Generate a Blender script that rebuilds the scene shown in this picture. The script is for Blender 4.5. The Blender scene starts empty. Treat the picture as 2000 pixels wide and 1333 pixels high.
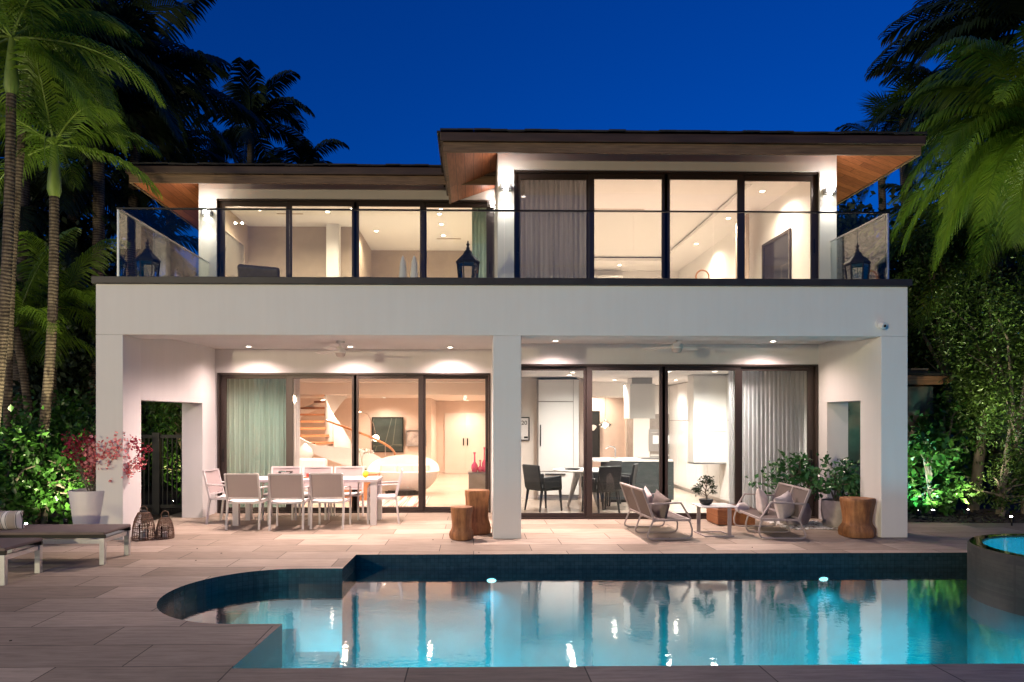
import bpy, math, random
import numpy as np
from mathutils import Vector, Matrix
from mathutils.geometry import tessellate_polygon
PI = math.pi
S = bpy.context.scene
# ---------------------------------------------------------------- camera, sky, sun, exposure
F, VPX, HZ, TAN = 1347.0, 925.0, 824.0, 0.018          # focal length and vanishing point, in photo pixels
YAW = math.atan(TAN); PPX = VPX + F * TAN
cam_d = bpy.data.cameras.new("camera"); cam = bpy.data.objects.new("camera", cam_d)
S.collection.objects.link(cam); S.camera = cam
cam.location = (0, -10, 1.7); cam.rotation_euler = (PI / 2, 0, -YAW)
cam_d.sensor_width = 36; cam_d.lens = F / 2000 * 36
cam_d.shift_x = (1000 - PPX) / 2000; cam_d.shift_y = (HZ - 666.5) / 2000
cam_d.clip_end = 2000; cam_d.clip_start = 0.05
W = bpy.data.worlds.new("World"); S.world = W; W.use_nodes = True
wn, wl = W.node_tree.nodes, W.node_tree.links
sky = wn.new("ShaderNodeTexSky"); sky.sky_type = 'NISHITA'; sky.sun_disc = False
sky.sun_elevation = math.radians(2.5); sky.sun_rotation = math.radians(222); sky.altitude = 0
sky.air_density = 1.0; sky.dust_density = 0.0; sky.ozone_density = 5
tint = wn.new("ShaderNodeMix"); tint.data_type = 'RGBA'; tint.blend_type = 'MULTIPLY'; tint.inputs[0].default_value = 1
tint.inputs[7].default_value = (0.03, 0.98, 2.15, 1)
wl.new(sky.outputs[0], tint.inputs[6]); wl.new(tint.outputs[2], wn["Background"].inputs[0])
wn["Background"].inputs[1].default_value = 0.12
sun_d = bpy.data.lights.new("sun", 'SUN'); sun_o = bpy.data.objects.new("sun", sun_d); S.collection.objects.link(sun_o)
sun_d.energy = 0.85; sun_d.angle = math.radians(6); sun_d.color = (1.0, 0.84, 0.46)
sun_o.rotation_euler = (math.radians(81), 0, math.radians(-42))
S.view_settings.view_transform = 'Standard'; S.view_settings.look = 'None'
S.view_settings.exposure = 0.0; S.view_settings.gamma = 1.0
S.render.engine = 'CYCLES'
S.cycles.use_denoising = True; S.cycles.max_bounces = 10; S.cycles.diffuse_bounces = 4; S.cycles.transparent_max_bounces = 24
S.cycles.sample_clamp_indirect = 6; S.cycles.caustics_reflective = False; S.cycles.caustics_refractive = False

def P(px, py, Y):
    """world point seen at photo pixel (px, py) on the plane y = Y"""
    a, b = (px - PPX) / F, (HZ - py) / F
    c, s = math.cos(YAW), math.sin(YAW)
    dx, dy = a * c + s, -a * s + c
    t = (Y + 10) / dy
    return (t * dx, Y, 1.7 + t * b)
def PX(px, Y): return P(px, HZ, Y)[0]
def PZ(px, py, Y): return P(px, py, Y)[2]

# ---------------------------------------------------------------- helpers
COL = S.collection
def tag(o, label=None, cat=None, group=None, kind=None):
    if label: o["label"] = label
    if cat: o["category"] = cat
    if group: o["group"] = group
    if kind: o["kind"] = kind
    return o
def thing(name, label, cat, loc=(0, 0, 0), rz=0, group=None):
    o = bpy.data.objects.new(name, None); COL.objects.link(o); o.empty_display_size = .1
    o.location = loc; o.rotation_euler = (0, 0, rz)
    return tag(o, label, cat, group)
def kids(o): return [c for c in list(COL.objects) if c.parent == o]
def dup(o, loc=None, rz=None, label=None, parent=None):
    c = o.copy(); COL.objects.link(c); c.parent = parent
    if loc is not None: c.location = loc
    if rz is not None: c.rotation_euler = (0, 0, rz)
    if label: c["label"] = label
    for k in kids(o): dup(k, parent=c)
    return c

class MB:
    def __init__(s): s.v = []; s.f = []
    def add(s, vs, fs):
        n = len(s.v); s.v += [tuple(p) for p in vs]; s.f += [tuple(i + n for i in f) for f in fs]; return s
    def box(s, x0, x1, y0, y1, z0, z1):
        x0, x1 = min(x0, x1), max(x0, x1); y0, y1 = min(y0, y1), max(y0, y1); z0, z1 = min(z0, z1), max(z0, z1)
        return s.add([(x0,y0,z0),(x1,y0,z0),(x1,y1,z0),(x0,y1,z0),(x0,y0,z1),(x1,y0,z1),(x1,y1,z1),(x0,y1,z1)],
            [(0,3,2,1),(4,5,6,7),(0,1,5,4),(1,2,6,5),(2,3,7,6),(3,0,4,7)])
    def obox(s, c, size, M):
        hx, hy, hz = [k / 2 for k in size]; c = Vector(c)
        p = [c + M @ Vector(q) for q in [(-hx,-hy,-hz),(hx,-hy,-hz),(hx,hy,-hz),(-hx,hy,-hz),(-hx,-hy,hz),(hx,-hy,hz),(hx,hy,hz),(-hx,hy,hz)]]
        return s.add(p, [(0,3,2,1),(4,5,6,7),(0,1,5,4),(1,2,6,5),(2,3,7,6),(3,0,4,7)])
    def bar(s, a, b, w, h, up=(0, 0, 1)):
        a, b = Vector(a), Vector(b); d = (b - a); L = d.length; d.normalize(); u = Vector(up)
        if abs(d.dot(u)) > .97: u = Vector((0, 1, 0))
        r = d.cross(u).normalized(); u = r.cross(d).normalized()
        M = Matrix((r, d, u)).transposed()
        return s.obox((a + b) / 2, (w, L, h), M)
    def prism(s, poly, z0, z1):
        n = len(poly)
        vs = [(x, y, z0) for x, y in poly] + [(x, y, z1) for x, y in poly]
        return s.add(vs, [tuple(range(n))[::-1], tuple(range(n, 2 * n))] + [(i, (i + 1) % n, n + (i + 1) % n, n + i) for i in range(n)])
    def ring(s, c, d, r, n):
        d = Vector(d).normalized(); u = Vector((0, 0, 1)) if abs(d.z) < .9 else Vector((1, 0, 0))
        a = d.cross(u).normalized(); b = d.cross(a)
        return [Vector(c) + (a * math.cos(2*PI*i/n) + b * math.sin(2*PI*i/n)) * r for i in range(n)]
    def tube(s, pts, r, n=8, cap=True):
        pts = [Vector(p) for p in pts]; m = len(pts); rs = r if isinstance(r, (list, tuple)) else [r] * m
        vs = []; prev = None
        for i, p in enumerate(pts):
            d = (pts[min(i+1, m-1)] - pts[max(i-1, 0)]).normalized()
            if prev is None:
                u = Vector((0, 0, 1)) if abs(d.z) < .9 else Vector((1, 0, 0)); a = d.cross(u).normalized()
            else: a = (prev - d * prev.dot(d)).normalized()
            prev = a; b = d.cross(a)
            vs += [p + (a * math.cos(2*PI*k/n) + b * math.sin(2*PI*k/n)) * rs[i] for k in range(n)]
        fs = [(i*n+k, i*n+(k+1)%n, (i+1)*n+(k+1)%n, (i+1)*n+k) for i in range(m-1) for k in range(n)]
        if cap: fs += [tuple(range(n))[::-1], tuple(range((m-1)*n, m*n))]
        return s.add(vs, fs)
    def lathe(s, prof, c=(0, 0, 0), n=24, wob=None, cap=True):
        vs = []
        for j, (r, z) in enumerate(prof):
            for i in range(n):
                a = 2*PI*i/n; q = r * (wob(a, z) if wob else 1)
                vs.append((c[0] + q * math.cos(a), c[1] + q * math.sin(a), c[2] + z))
        fs = [(j*n+i, j*n+(i+1)%n, (j+1)*n+(i+1)%n, (j+1)*n+i) for j in range(len(prof)-1) for i in range(n)]
        if cap and prof[0][0] > 1e-4: fs.append(tuple(range(n))[::-1])
        if cap and prof[-1][0] > 1e-4: fs.append(tuple(range((len(prof)-1)*n, len(prof)*n)))
        return s.add(vs, fs)
    def ball(s, c, r, n=12, sz=1.0):
        prof = [(max(1e-5, r*math.sin(PI*k/n)), -r*sz*math.cos(PI*k/n)) for k in range(n+1)]
        return s.lathe(prof, c, n*2)
    def build(s, name, mat, parent=None, smooth=False, bevel=0, M=None):
        me = bpy.data.meshes.new(name); me.from_pydata(s.v, [], s.f); me.validate(); me.update()
        if smooth:
            me.polygons.foreach_set("use_smooth", [True] * len(me.polygons))
            try: me.set_sharp_from_angle(angle=math.radians(40))
            except Exception: pass
        o = bpy.data.objects.new(name, me); COL.objects.link(o); me.materials.append(mat)
        if parent: o.parent = parent
        if bevel:
            b = o.modifiers.new("b", 'BEVEL'); b.width = bevel; b.segments = 2; b.limit_method = 'ANGLE'; b.angle_limit = math.radians(50)
        return o
def np_mesh(name, V, FQ, mat, parent=None):
    """V: (n,3) array; FQ: list of (array of faces)"""
    me = bpy.data.meshes.new(name); V = np.asarray(V, dtype=np.float32).reshape(-1, 3)
    tot = [np.asarray(q) for q in FQ if len(q)]
    loops = np.concatenate([q.ravel() for q in tot]); sizes = np.concatenate([np.full(len(q), q.shape[1]) for q in tot])
    me.vertices.add(len(V)); me.vertices.foreach_set("co", V.ravel())
    me.loops.add(len(loops)); me.loops.foreach_set("vertex_index", loops.astype(np.int32))
    me.polygons.add(len(sizes)); st = np.concatenate([[0], np.cumsum(sizes)[:-1]])
    me.polygons.foreach_set("loop_start", st.astype(np.int32)); me.polygons.foreach_set("loop_total", sizes.astype(np.int32))
    me.update(calc_edges=True); me.validate()
    o = bpy.data.objects.new(name, me); COL.objects.link(o); me.materials.append(mat)
    if parent: o.parent = parent
    return o

# ---------------------------------------------------------------- materials
class NT:
    def __init__(s, name):
        s.m = bpy.data.materials.new(name); s.m.use_nodes = True; s.t = s.m.node_tree; s.n = s.t.nodes; s.b = s.n["Principled BSDF"]; s.o = s.n["Material Output"]
        s.tc = s.n.new("ShaderNodeTexCoord")
    def new(s, typ, **kw):
        n = s.n.new(typ)
        for k, v in kw.items():
            if k in n.inputs.keys(): n.inputs[k].default_value = v
            else: setattr(n, k, v)
        return n
    def link(s, a, b): s.t.links.new(a, b)
    def coords(s, scale=(1, 1, 1), rot=(0, 0, 0), kind="Object"):
        m = s.new("ShaderNodeMapping"); m.inputs["Scale"].default_value = scale; m.inputs["Rotation"].default_value = rot
        s.link(s.tc.outputs[kind], m.inputs[0]); return m.outputs[0]
    def noise(s, vec, scale, detail=4, rough=.55):
        n = s.new("ShaderNodeTexNoise"); n.inputs["Scale"].default_value = scale; n.inputs["Detail"].default_value = detail; n.inputs["Roughness"].default_value = rough
        s.link(vec, n.inputs["Vector"]); return n.outputs[0]
    def ramp(s, fac, stops):
        r = s.new("ShaderNodeValToRGB"); e = r.color_ramp.elements
        e[0].position, e[0].color = stops[0][0], (*stops[0][1], 1); e[1].position, e[1].color = stops[-1][0], (*stops[-1][1], 1)
        for p, c in stops[1:-1]:
            q = e.new(p); q.color = (*c, 1)
        s.link(fac, r.inputs[0]); return r.outputs[0]
    def mix(s, fac, a, b, mode='MIX'):
        m = s.new("ShaderNodeMix", data_type='RGBA', blend_type=mode)
        for inp, v in ((0, fac), (6, a), (7, b)):
            if hasattr(v, "links"): s.link(v, m.inputs[inp])
            else: m.inputs[inp].default_value = v if inp == 0 else (*v, 1)
        return m.outputs[2]
    def bump(s, h, strength=.3, dist=.01):
        b = s.new("ShaderNodeBump"); b.inputs["Strength"].default_value = strength; b.inputs["Distance"].default_value = dist
        s.link(h, b.inputs["Height"]); s.link(b.outputs[0], s.b.inputs["Normal"])
    def base(s, c): 
        if hasattr(c, "links"): s.link(c, s.b.inputs["Base Color"])
        else: s.b.inputs["Base Color"].default_value = (*c, 1)
def mk(name, col, rough=.5, metal=0, var=.0, vscale=6, bump=0, bscale=60, spec=.5, stretch=(1, 1, 1), bdist=.004, sheen=0, coat=0):
    t = NT(name); t.b.inputs["Roughness"].default_value = rough; t.b.inputs["Metallic"].default_value = metal
    t.b.inputs["Specular IOR Level"].default_value = spec; t.b.inputs["Coat Weight"].default_value = coat; t.b.inputs["Sheen Weight"].default_value = sheen
    v = t.coords(stretch)
    if var:
        n = t.noise(v, vscale, 5)
        t.base(t.ramp(n, [(.3, tuple(c * (1 - var) for c in col)), (.7, tuple(min(1, c * (1 + var)) for c in col))]))
    else: t.base(col)
    if bump: t.bump(t.noise(v, bscale, 4), bump, bdist)
    return t.m
def emis(name, col, strength):
    t = NT(name); t.b.inputs["Base Color"].default_value = (.8, .8, .8, 1)
    t.b.inputs["Emission Color"].default_value = (*col, 1); t.b.inputs["Emission Strength"].default_value = strength; return t.m
def glass(name, tint=(.93, .95, .93), boost=1.0, rough=.0, refl=(1, 1, 1)):
    t = NT(name); t.n.remove(t.b)
    fr = t.new("ShaderNodeFresnel"); fr.inputs[0].default_value = 1.45
    mu = t.new("ShaderNodeMath", operation='MULTIPLY'); mu.inputs[1].default_value = boost; mu.use_clamp = True; t.link(fr.outputs[0], mu.inputs[0])
    tr = t.new("ShaderNodeBsdfTransparent"); tr.inputs[0].default_value = (*tint, 1)
    gl = t.new("ShaderNodeBsdfGlossy"); gl.inputs["Roughness"].default_value = rough; gl.inputs[0].default_value = (*refl, 1)
    mx = t.new("ShaderNodeMixShader"); t.link(mu.outputs[0], mx.inputs[0]); t.link(tr.outputs[0], mx.inputs[1]); t.link(gl.outputs[0], mx.inputs[2])
    t.link(mx.outputs[0], t.o.inputs[0]); return t.m
def sheer(name, col, trans=.35, see=.0, stripes=0):
    t = NT(name); t.n.remove(t.b)
    c = t.ramp(t.noise(t.coords((9, 9, .25)), 3, 5), [(.3, tuple(k * .72 for k in col)), (.7, col)])
    d = t.new("ShaderNodeBsdfDiffuse"); r = t.new("ShaderNodeBsdfTranslucent"); t.link(c, d.inputs[0]); t.link(c, r.inputs[0])
    m = t.new("ShaderNodeMixShader"); m.inputs[0].default_value = trans; t.link(d.outputs[0], m.inputs[1]); t.link(r.outputs[0], m.inputs[2])
    x = t.new("ShaderNodeBsdfTransparent"); m2 = t.new("ShaderNodeMixShader"); m2.inputs[0].default_value = see
    t.link(m.outputs[0], m2.inputs[1]); t.link(x.outputs[0], m2.inputs[2]); t.link(m2.outputs[0], t.o.inputs[0]); return t.m
def leafmat(name, a, b, rough=.45, trans=.3):
    t = NT(name); g = t.new("ShaderNodeNewGeometry")
    rp = t.ramp(g.outputs["Random Per Island"], [(0, a), (.5, tuple((p + q) / 2 for p, q in zip(a, b))), (1, b)])
    c = t.mix(.6, rp, t.ramp(t.noise(t.coords(), 1.6, 4), [(.3, a), (.7, b)]))
    t.link(c, t.b.inputs["Base Color"]); t.b.inputs["Roughness"].default_value = rough
    tr = t.new("ShaderNodeBsdfTranslucent"); t.link(c, tr.inputs[0])
    m = t.new("ShaderNodeMixShader"); m.inputs[0].default_value = trans
    t.link(t.b.outputs[0], m.inputs[1]); t.link(tr.outputs[0], m.inputs[2]); t.link(m.outputs[0], t.o.inputs[0]); return t.m

M = {}
def stucco(name, col):
    t = NT(name); t.b.inputs["Roughness"].default_value = .85; v = t.coords()
    n1 = t.noise(v, .7, 5); n2 = t.noise(t.coords((5, 5, .35)), 1.6, 7)
    c = t.mix(.5, t.ramp(n1, [(.3, tuple(k * .9 for k in col)), (.7, col)]), t.ramp(n2, [(.35, tuple(k * .95 for k in col)), (.65, col)]))
    t.base(c); t.bump(t.noise(v, 90, 6, .7), .35, .004); return t.m
M['stucco'] = stucco('white_stucco', (.76, .745, .72))
M['inner'] = mk('painted_plaster', (.78, .72, .66), .8, var=.03, vscale=1.5)
M['inner_white'] = mk('white_plaster', (.83, .81, .79), .75, var=.02)
M['blush'] = mk('blush_plaster', (.75, .61, .53), .8, var=.03)
M['taupe'] = mk('taupe_plaster', (.42, .34, .26), .8, var=.05)
M['frame'] = mk('bronze_metal', (.045, .032, .027), .38, .3, spec=.5)
M['black'] = mk('black_metal', (.012, .012, .012), .4, .5)
M['lantern'] = mk('lantern_iron', (.012, .012, .012), .65, .0, var=.3, vscale=30, bump=.2)
M['coping'] = mk('dark_coping', (.03, .026, .024), .5, var=.3, vscale=4)
M['glass'] = glass('window_glass', (.95, .955, .94), .9)
M['rail_glass'] = glass('railing_glass', (.93, .95, .93), .38)
M['clear'] = glass('clear_glass', (.93, .95, .95), 2.0)
M['alu'] = mk('brushed_aluminium', (.55, .56, .57), .35, .9, var=.06, vscale=30)
M['white_metal'] = mk('white_powder_coat', (.62, .57, .56), .4, var=.03)
M['sling'] = mk('white_sling_fabric', (.74, .70, .69), .8, bump=.5, bscale=500, bdist=.001)
M['taupe_sling'] = mk('taupe_sling_fabric', (.40, .33, .315), .85, bump=.5, bscale=500, bdist=.001)
M['taupe_metal'] = mk('taupe_powder_coat', (.34, .29, .28), .45, var=.04)
M['brown_sling'] = mk('brown_mesh_fabric', (.11, .085, .075), .85, bump=.5, bscale=400, bdist=.001)
M['pillow'] = mk('linen_fabric', (.52, .45, .42), .95, var=.1, vscale=14, bump=.5, bscale=300, bdist=.002, sheen=.3)
M['dark_pillow'] = mk('taupe_linen', (.17, .14, .125), .95, var=.12, vscale=14, bump=.5, bscale=300, bdist=.002)
M['white_gloss'] = mk('white_lacquer', (.80, .79, .775), .22, spec=.5)
M['white_matt'] = mk('white_matt', (.8, .78, .75), .6)
M['charcoal'] = mk('charcoal_veneer', (.045, .055, .055), .35, var=.25, vscale=3, stretch=(1, 1, 12))
M['chair_dark'] = mk('charcoal_leather', (.02, .023, .025), .5)
M['counter'] = mk('white_stone', (.75, .73, .7), .2, var=.04)
M['chrome'] = mk('chrome', (.7, .7, .72), .15, 1)
M['steel'] = mk('stainless', (.4, .4, .4), .3, .9)
M['floor_in'] = None
t = NT('pale_timber_floor'); t.b.inputs["Roughness"].default_value = .22
br = t.new("ShaderNodeTexBrick"); t.link(t.coords(), br.inputs[0]); br.inputs["Scale"].default_value = 1; br.inputs["Brick Width"].default_value = 1.2; br.inputs["Row Height"].default_value = .6
br.inputs["Mortar Size"].default_value = .004; br.inputs["Color1"].default_value = (.62, .52, .44, 1); br.inputs["Color2"].default_value = (.56, .46, .38, 1); br.inputs["Mortar"].default_value = (.4, .33, .28, 1)
t.base(t.mix(.3, br.outputs[0], t.ramp(t.noise(t.coords((.4, 5, 1)), 3, 5), [(.3, (.45, .37, .3)), (.7, (.7, .6, .5))]))); M['floor_in'] = t.m
# wood for soffit boards, planks run along local x or y
def planks(name, a, b, c, width=.14, rot=0, rough=.5, grain=14):
    t = NT(name); t.b.inputs["Roughness"].default_value = rough
    v = t.coords((1, 1, 1), (0, 0, rot)); br = t.new("ShaderNodeTexBrick"); t.link(v, br.inputs[0])
    br.inputs["Scale"].default_value = 1; br.inputs["Brick Width"].default_value = 2.7; br.inputs["Row Height"].default_value = width
    br.inputs["Mortar Size"].default_value = .004; br.inputs["Mortar Smooth"].default_value = .2; br.inputs["Color1"].default_value = (*a, 1); br.inputs["Color2"].default_value = (*b, 1); br.inputs["Mortar"].default_value = (*[k * .25 for k in b], 1)
    m = t.new("ShaderNodeMapping"); m.inputs["Scale"].default_value = (1.2, grain, 8); t.link(v, m.inputs[0])
    g = t.ramp(t.noise(m.outputs[0], 3, 7, .65), [(.32, c), (.62, (1, 1, 1))])
    t.base(t.mix(.75, br.outputs[0], g, 'MULTIPLY')); t.bump(br.outputs[1], -.4, .004); return t.m
M['soffit'] = planks('cedar_soffit', (.42, .145, .06), (.26, .085, .038), (.45, .35, .3), .15, PI / 2)
M['soffit_side'] = planks('cedar_soffit_side', (.42, .145, .06), (.26, .085, .038), (.45, .35, .3), .15, 0)
M['fascia'] = mk('weathered_fascia', (.15, .092, .052), .7, var=.45, vscale=5, stretch=(.5, 3, 9), bump=.5, bscale=20)
M['gutter'] = mk('brown_gutter', (.045, .024, .017), .6, var=.4, vscale=4, stretch=(.4, 1, 4))
M['shingle'] = mk('dark_roof_shingle', (.018, .016, .016), .85, var=.5, vscale=7, bump=.8, bscale=25, bdist=.01)
M['tread'] = mk('orange_timber', (.50, .21, .09), .45, var=.25, vscale=4, stretch=(1, 6, 1))
M['stump'] = None
t = NT('carved_log'); t.b.inputs["Roughness"].default_value = .6
n = t.noise(t.coords((6, 6, .7)), 4, 7, .65); n2 = t.noise(t.coords((1, 1, 1)), 5, 4)
t.base(t.mix(.5, t.ramp(n, [(.3, (.08, .028, .010)), (.5, (.30, .125, .045)), (.72, (.50, .24, .09))]), t.ramp(n2, [(.35, (.14, .055, .02)), (.65, (.46, .21, .08))])))
t.bump(n, .9, .02); M['stump'] = t.m
M['bark'] = None
t = NT('palm_bark'); t.b.inputs["Roughness"].default_value = .9
w = t.new("ShaderNodeTexWave", wave_type='BANDS', bands_direction='Z'); w.inputs["Scale"].default_value = 5.5; w.inputs["Distortion"].default_value = 3.5; w.inputs["Detail"].default_value = 3
t.link(t.coords(), w.inputs[0])
c1 = t.ramp(w.outputs[1], [(.05, (.06, .042, .028)), (.35, (.13, .10, .07)), (.9, (.19, .15, .11))])
c2 = t.ramp(t.noise(t.coords((3, 3, 1)), 4, 5), [(.35, (.25, .22, .2)), (.65, (1, 1, 1))])
t.base(t.mix(.8, c1, c2, 'MULTIPLY')); t.bump(w.outputs[1], .35, .012); M['bark'] = t.m
M['tree_bark'] = mk('grey_bark', (.15, .125, .10), .9, var=.4, vscale=8, bump=.7, bscale=20, stretch=(1, 1, .3), bdist=.02)
M['crownshaft'] = mk('green_crownshaft', (.16, .24, .04), .5, var=.3, vscale=5, stretch=(1, 1, .4))
M['palm'] = leafmat('palm_leaf', (.045, .10, .010), (.15, .25, .022), .4, .45)
M['palm_bright'] = leafmat('bright_palm_leaf', (.05, .13, .012), (.20, .31, .03), .4, .45)
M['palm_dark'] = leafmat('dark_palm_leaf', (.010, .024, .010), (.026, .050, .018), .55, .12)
M['leaf'] = leafmat('shrub_leaf', (.02, .07, .012), (.06, .17, .025), .35)
M['leaf2'] = leafmat('tree_leaf', (.025, .06, .012), (.085, .15, .025), .4)
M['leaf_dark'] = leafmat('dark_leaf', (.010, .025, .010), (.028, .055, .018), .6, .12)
M['clusia'] = leafmat('glossy_leaf', (.018, .075, .025), (.06, .17, .05), .25, .15)
M['bloom'] = leafmat('pink_petal', (.72, .14, .18), (.92, .48, .44), .6, .4)
M['bloom_dark'] = leafmat('red_petal', (.18, .012, .03), (.45, .03, .07), .6, .3)
M['pot_white'] = mk('white_planter', (.72, .67, .64), .45, var=.03)
M['pot_grey'] = mk('concrete_planter', (.32, .29, .27), .85, var=.18, vscale=6, bump=.3)
M['soil'] = mk('soil', (.035, .025, .018), .95, var=.4, vscale=20, bump=.8, bscale=30, bdist=.02)
M['wicker'] = mk('wicker_cane', (.16, .09, .055), .6, var=.4, vscale=30)
M['rattan'] = None
t = NT('woven_rattan'); t.b.inputs["Roughness"].default_value = .6
w = t.new("ShaderNodeTexBrick"); t.link(t.coords((1, 1, 1), (PI/2, 0, 0)), w.inputs[0]); w.inputs["Scale"].default_value = 1; w.inputs["Brick Width"].default_value = .05; w.inputs["Row Height"].default_value = .018
w.inputs["Mortar Size"].default_value = .003; w.inputs["Color1"].default_value = (.42, .17, .06, 1); w.inputs["Color2"].default_value = (.30, .11, .04, 1); w.inputs["Mortar"].default_value = (.08, .03, .015, 1)
t.base(w.outputs[0]); t.bump(w.outputs[1], -.6, .006); M['rattan'] = t.m
M['lamp_on'] = emis('lit_lamp', (1, .86, .72), 18)
M['lamp_star'] = emis('bright_lamp', (1, .93, .86), 40)
M['pool_lamp'] = emis('pool_lamp', (.45, .95, 1), 12)
# deck stone
t = NT('deck_stone'); t.b.inputs["Roughness"].default_value = .68; t.b.inputs["Specular IOR Level"].default_value = .3
v = t.coords(); br = t.new("ShaderNodeTexBrick"); t.link(v, br.inputs[0]); br.offset = .37
br.inputs["Scale"].default_value = 1; br.inputs["Brick Width"].default_value = 1.22; br.inputs["Row Height"].default_value = .47; br.inputs["Mortar Size"].default_value = .005; br.inputs["Mortar Smooth"].default_value = .1
br.inputs["Color1"].default_value = (.56, .475, .385, 1); br.inputs["Color2"].default_value = (.33, .275, .215, 1); br.inputs["Mortar"].default_value = (.09, .075, .06, 1)
n = t.noise(t.coords((.8, 7, 1), (0, 0, .3)), 3.5, 9, .72); n2 = t.noise(v, .8, 5)
c = t.mix(.75, br.outputs[0], t.ramp(n, [(.3, (.48, .45, .43)), (.5, (.85, .83, .8)), (.7, (1.15, 1.1, 1.06))]), 'MULTIPLY')
c = t.mix(.8, c, t.ramp(n2, [(.3, (.78, .76, .74)), (.7, (1.08, 1.06, 1.05))]), 'MULTIPLY')
t.base(c); t.bump(t.mix(.5, br.outputs[1], n), -.3, .008); M['deck'] = t.m
def mosaic(name, a, b, sc=.05, rough=.25, rot=(PI / 2, 0, 0)):
    t = NT(name); t.b.inputs["Roughness"].default_value = rough; br = t.new("ShaderNodeTexBrick"); t.link(t.coords((1, 1, 1), rot), br.inputs[0]); br.offset = 0
    br.inputs["Scale"].default_value = 1; br.inputs["Brick Width"].default_value = sc; br.inputs["Row Height"].default_value = sc; br.inputs["Mortar Size"].default_value = .003
    br.inputs["Color1"].default_value = (*a, 1); br.inputs["Color2"].default_value = (*b, 1); br.inputs["Mortar"].default_value = (*[k * .5 for k in a], 1)
    t.base(t.mix(.5, br.outputs[0], t.ramp(t.noise(t.coords(), 14, 4), [(.3, a), (.7, b)]))); t.bump(br.outputs[1], -.3, .002); return t.m
M['tile'] = mosaic('waterline_tile', (.010, .024, .030), (.026, .048, .058))
M['spa_tile'] = mosaic('spa_mosaic', (.010, .013, .013), (.048, .048, .040), .042, .55)
M['basin'] = mk('pool_plaster', (.010, .40, .46), .7, var=.15, vscale=5, bump=.2)
# water: clear tinted body under a rippled reflecting surface
def water(name, tint, boost, ior=1.55, bump=.03, sc=9):
    t = NT(name); t.n.remove(t.b)
    fr = t.new("ShaderNodeFresnel"); fr.inputs[0].default_value = ior
    mu = t.new("ShaderNodeMath", operation='MULTIPLY'); mu.inputs[1].default_value = boost; mu.use_clamp = True; t.link(fr.outputs[0], mu.inputs[0])
    bp = t.new("ShaderNodeBump"); bp.inputs["Strength"].default_value = bump; bp.inputs["Distance"].default_value = .02
    a = t.noise(t.coords((1, 1.6, 1)), sc, 3); b = t.noise(t.coords(), sc * .22, 2)
    t.link(t.mix(.5, a, b), bp.inputs["Height"])
    tr = t.new("ShaderNodeBsdfTransparent"); tr.inputs[0].default_value = (*tint, 1)
    gl = t.new("ShaderNodeBsdfGlossy"); gl.inputs["Roughness"].default_value = .025; t.link(bp.outputs[0], gl.inputs["Normal"])
    mx = t.new("ShaderNodeMixShader"); t.link(mu.outputs[0], mx.inputs[0]); t.link(tr.outputs[0], mx.inputs[1]); t.link(gl.outputs[0], mx.inputs[2])
    t.link(mx.outputs[0], t.o.inputs[0]); return t.m
M['water'] = water('pool_water', (.58, .89, .91), 2.4, bump=.09)
M['spa_water'] = water('spa_water', (.75, .95, .98), 1.2)

def lamp(name, typ, loc, power, col, parent=None, **kw):
    d = bpy.data.lights.new(name, typ); d.energy = power; d.color = col
    rot = kw.pop('rot', None)
    for k, v in kw.items(): setattr(d, k, v)
    o = bpy.data.objects.new(name, d); COL.objects.link(o); o.location = loc
    if rot: o.rotation_euler = rot
    if parent: o.parent = parent
    return o
WARM = (1, .78, .62); PINK = (1, .745, .69); COOL = (1, .93, .86)
def downlight(x, y, z, power, label, col=WARM, group='recessed ceiling lights', r=.045, angle=150):
    t = thing('recessed_light', label, 'ceiling light', (x, y, z), 0, group)
    MB().lathe([(r * 1.5, -.004), (r * 1.5, -.012), (r, -.014), (r, -.006)], n=16).build('trim', M['white_matt'], t)
    MB().lathe([(.0001, -.008), (r * .96, -.008)], n=16).build('bulb', M['lamp_on'], t)
    lamp('spot', 'SPOT', (0, 0, -.03), power, col, t, spot_size=math.radians(angle), spot_blend=.9, shadow_soft_size=.05)
    return t
# ================================================================ ground, deck, pool
def sheet(name, outer, holes, z, mat):
    polys = [[Vector((x, y, z)) for x, y in outer]] + [[Vector((x, y, z)) for x, y in h] for h in holes]
    tri = tessellate_polygon(polys); vs = [v for p in polys for v in p]
    m = MB(); fs = []
    for a, b, c in tri:
        n = (vs[b] - vs[a]).cross(vs[c] - vs[a])
        fs.append((a, b, c) if n.z > 0 else (a, c, b))
    m.add(vs, fs); return m.build(name, mat)
XR = 10.5; YB, YF = -1.16, -5.22; WZ = -.177
arc = [(-2.02 + 1.02 * math.cos(a) * 1.0, -3.08 + 1.09 * math.sin(a)) for a in [PI/2 + PI * k / 28 for k in range(29)]]
pool = [(-1.5, YB), (-1.52, -1.99)] + arc + [(-1.61, -4.17), (-1.67, YF), (XR, YF), (XR, YB)]
tag(sheet('ground', [(-300, -300), (300, -300), (300, 300), (-300, 300)], [[(-4, -6), (11, -6), (11, 0), (-4, 0)]], -.06, M['soil']), kind='structure')
deck_out = [(-25, -15), (25, -15), (25, 1.15), (9.6, 1.35), (6.32, 1.6), (6.32, 3.2), (-5.5, 3.2), (-5.5, 1.0), (-8.5, .75), (-25, .5)]
tag(sheet('stone_deck', deck_out, [pool[::-1]], 0, M['deck']), kind='structure')
m = MB()
n = len(pool)
m.add([(x, y, 0.0) for x, y in pool] + [(x, y, -.36) for x, y in pool], [(i, (i+1) % n, n + (i+1) % n, n + i) for i in range(n)])
tag(m.build('waterline_wall', M['tile']), kind='structure')
m = MB(); DP = -1.6
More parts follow.
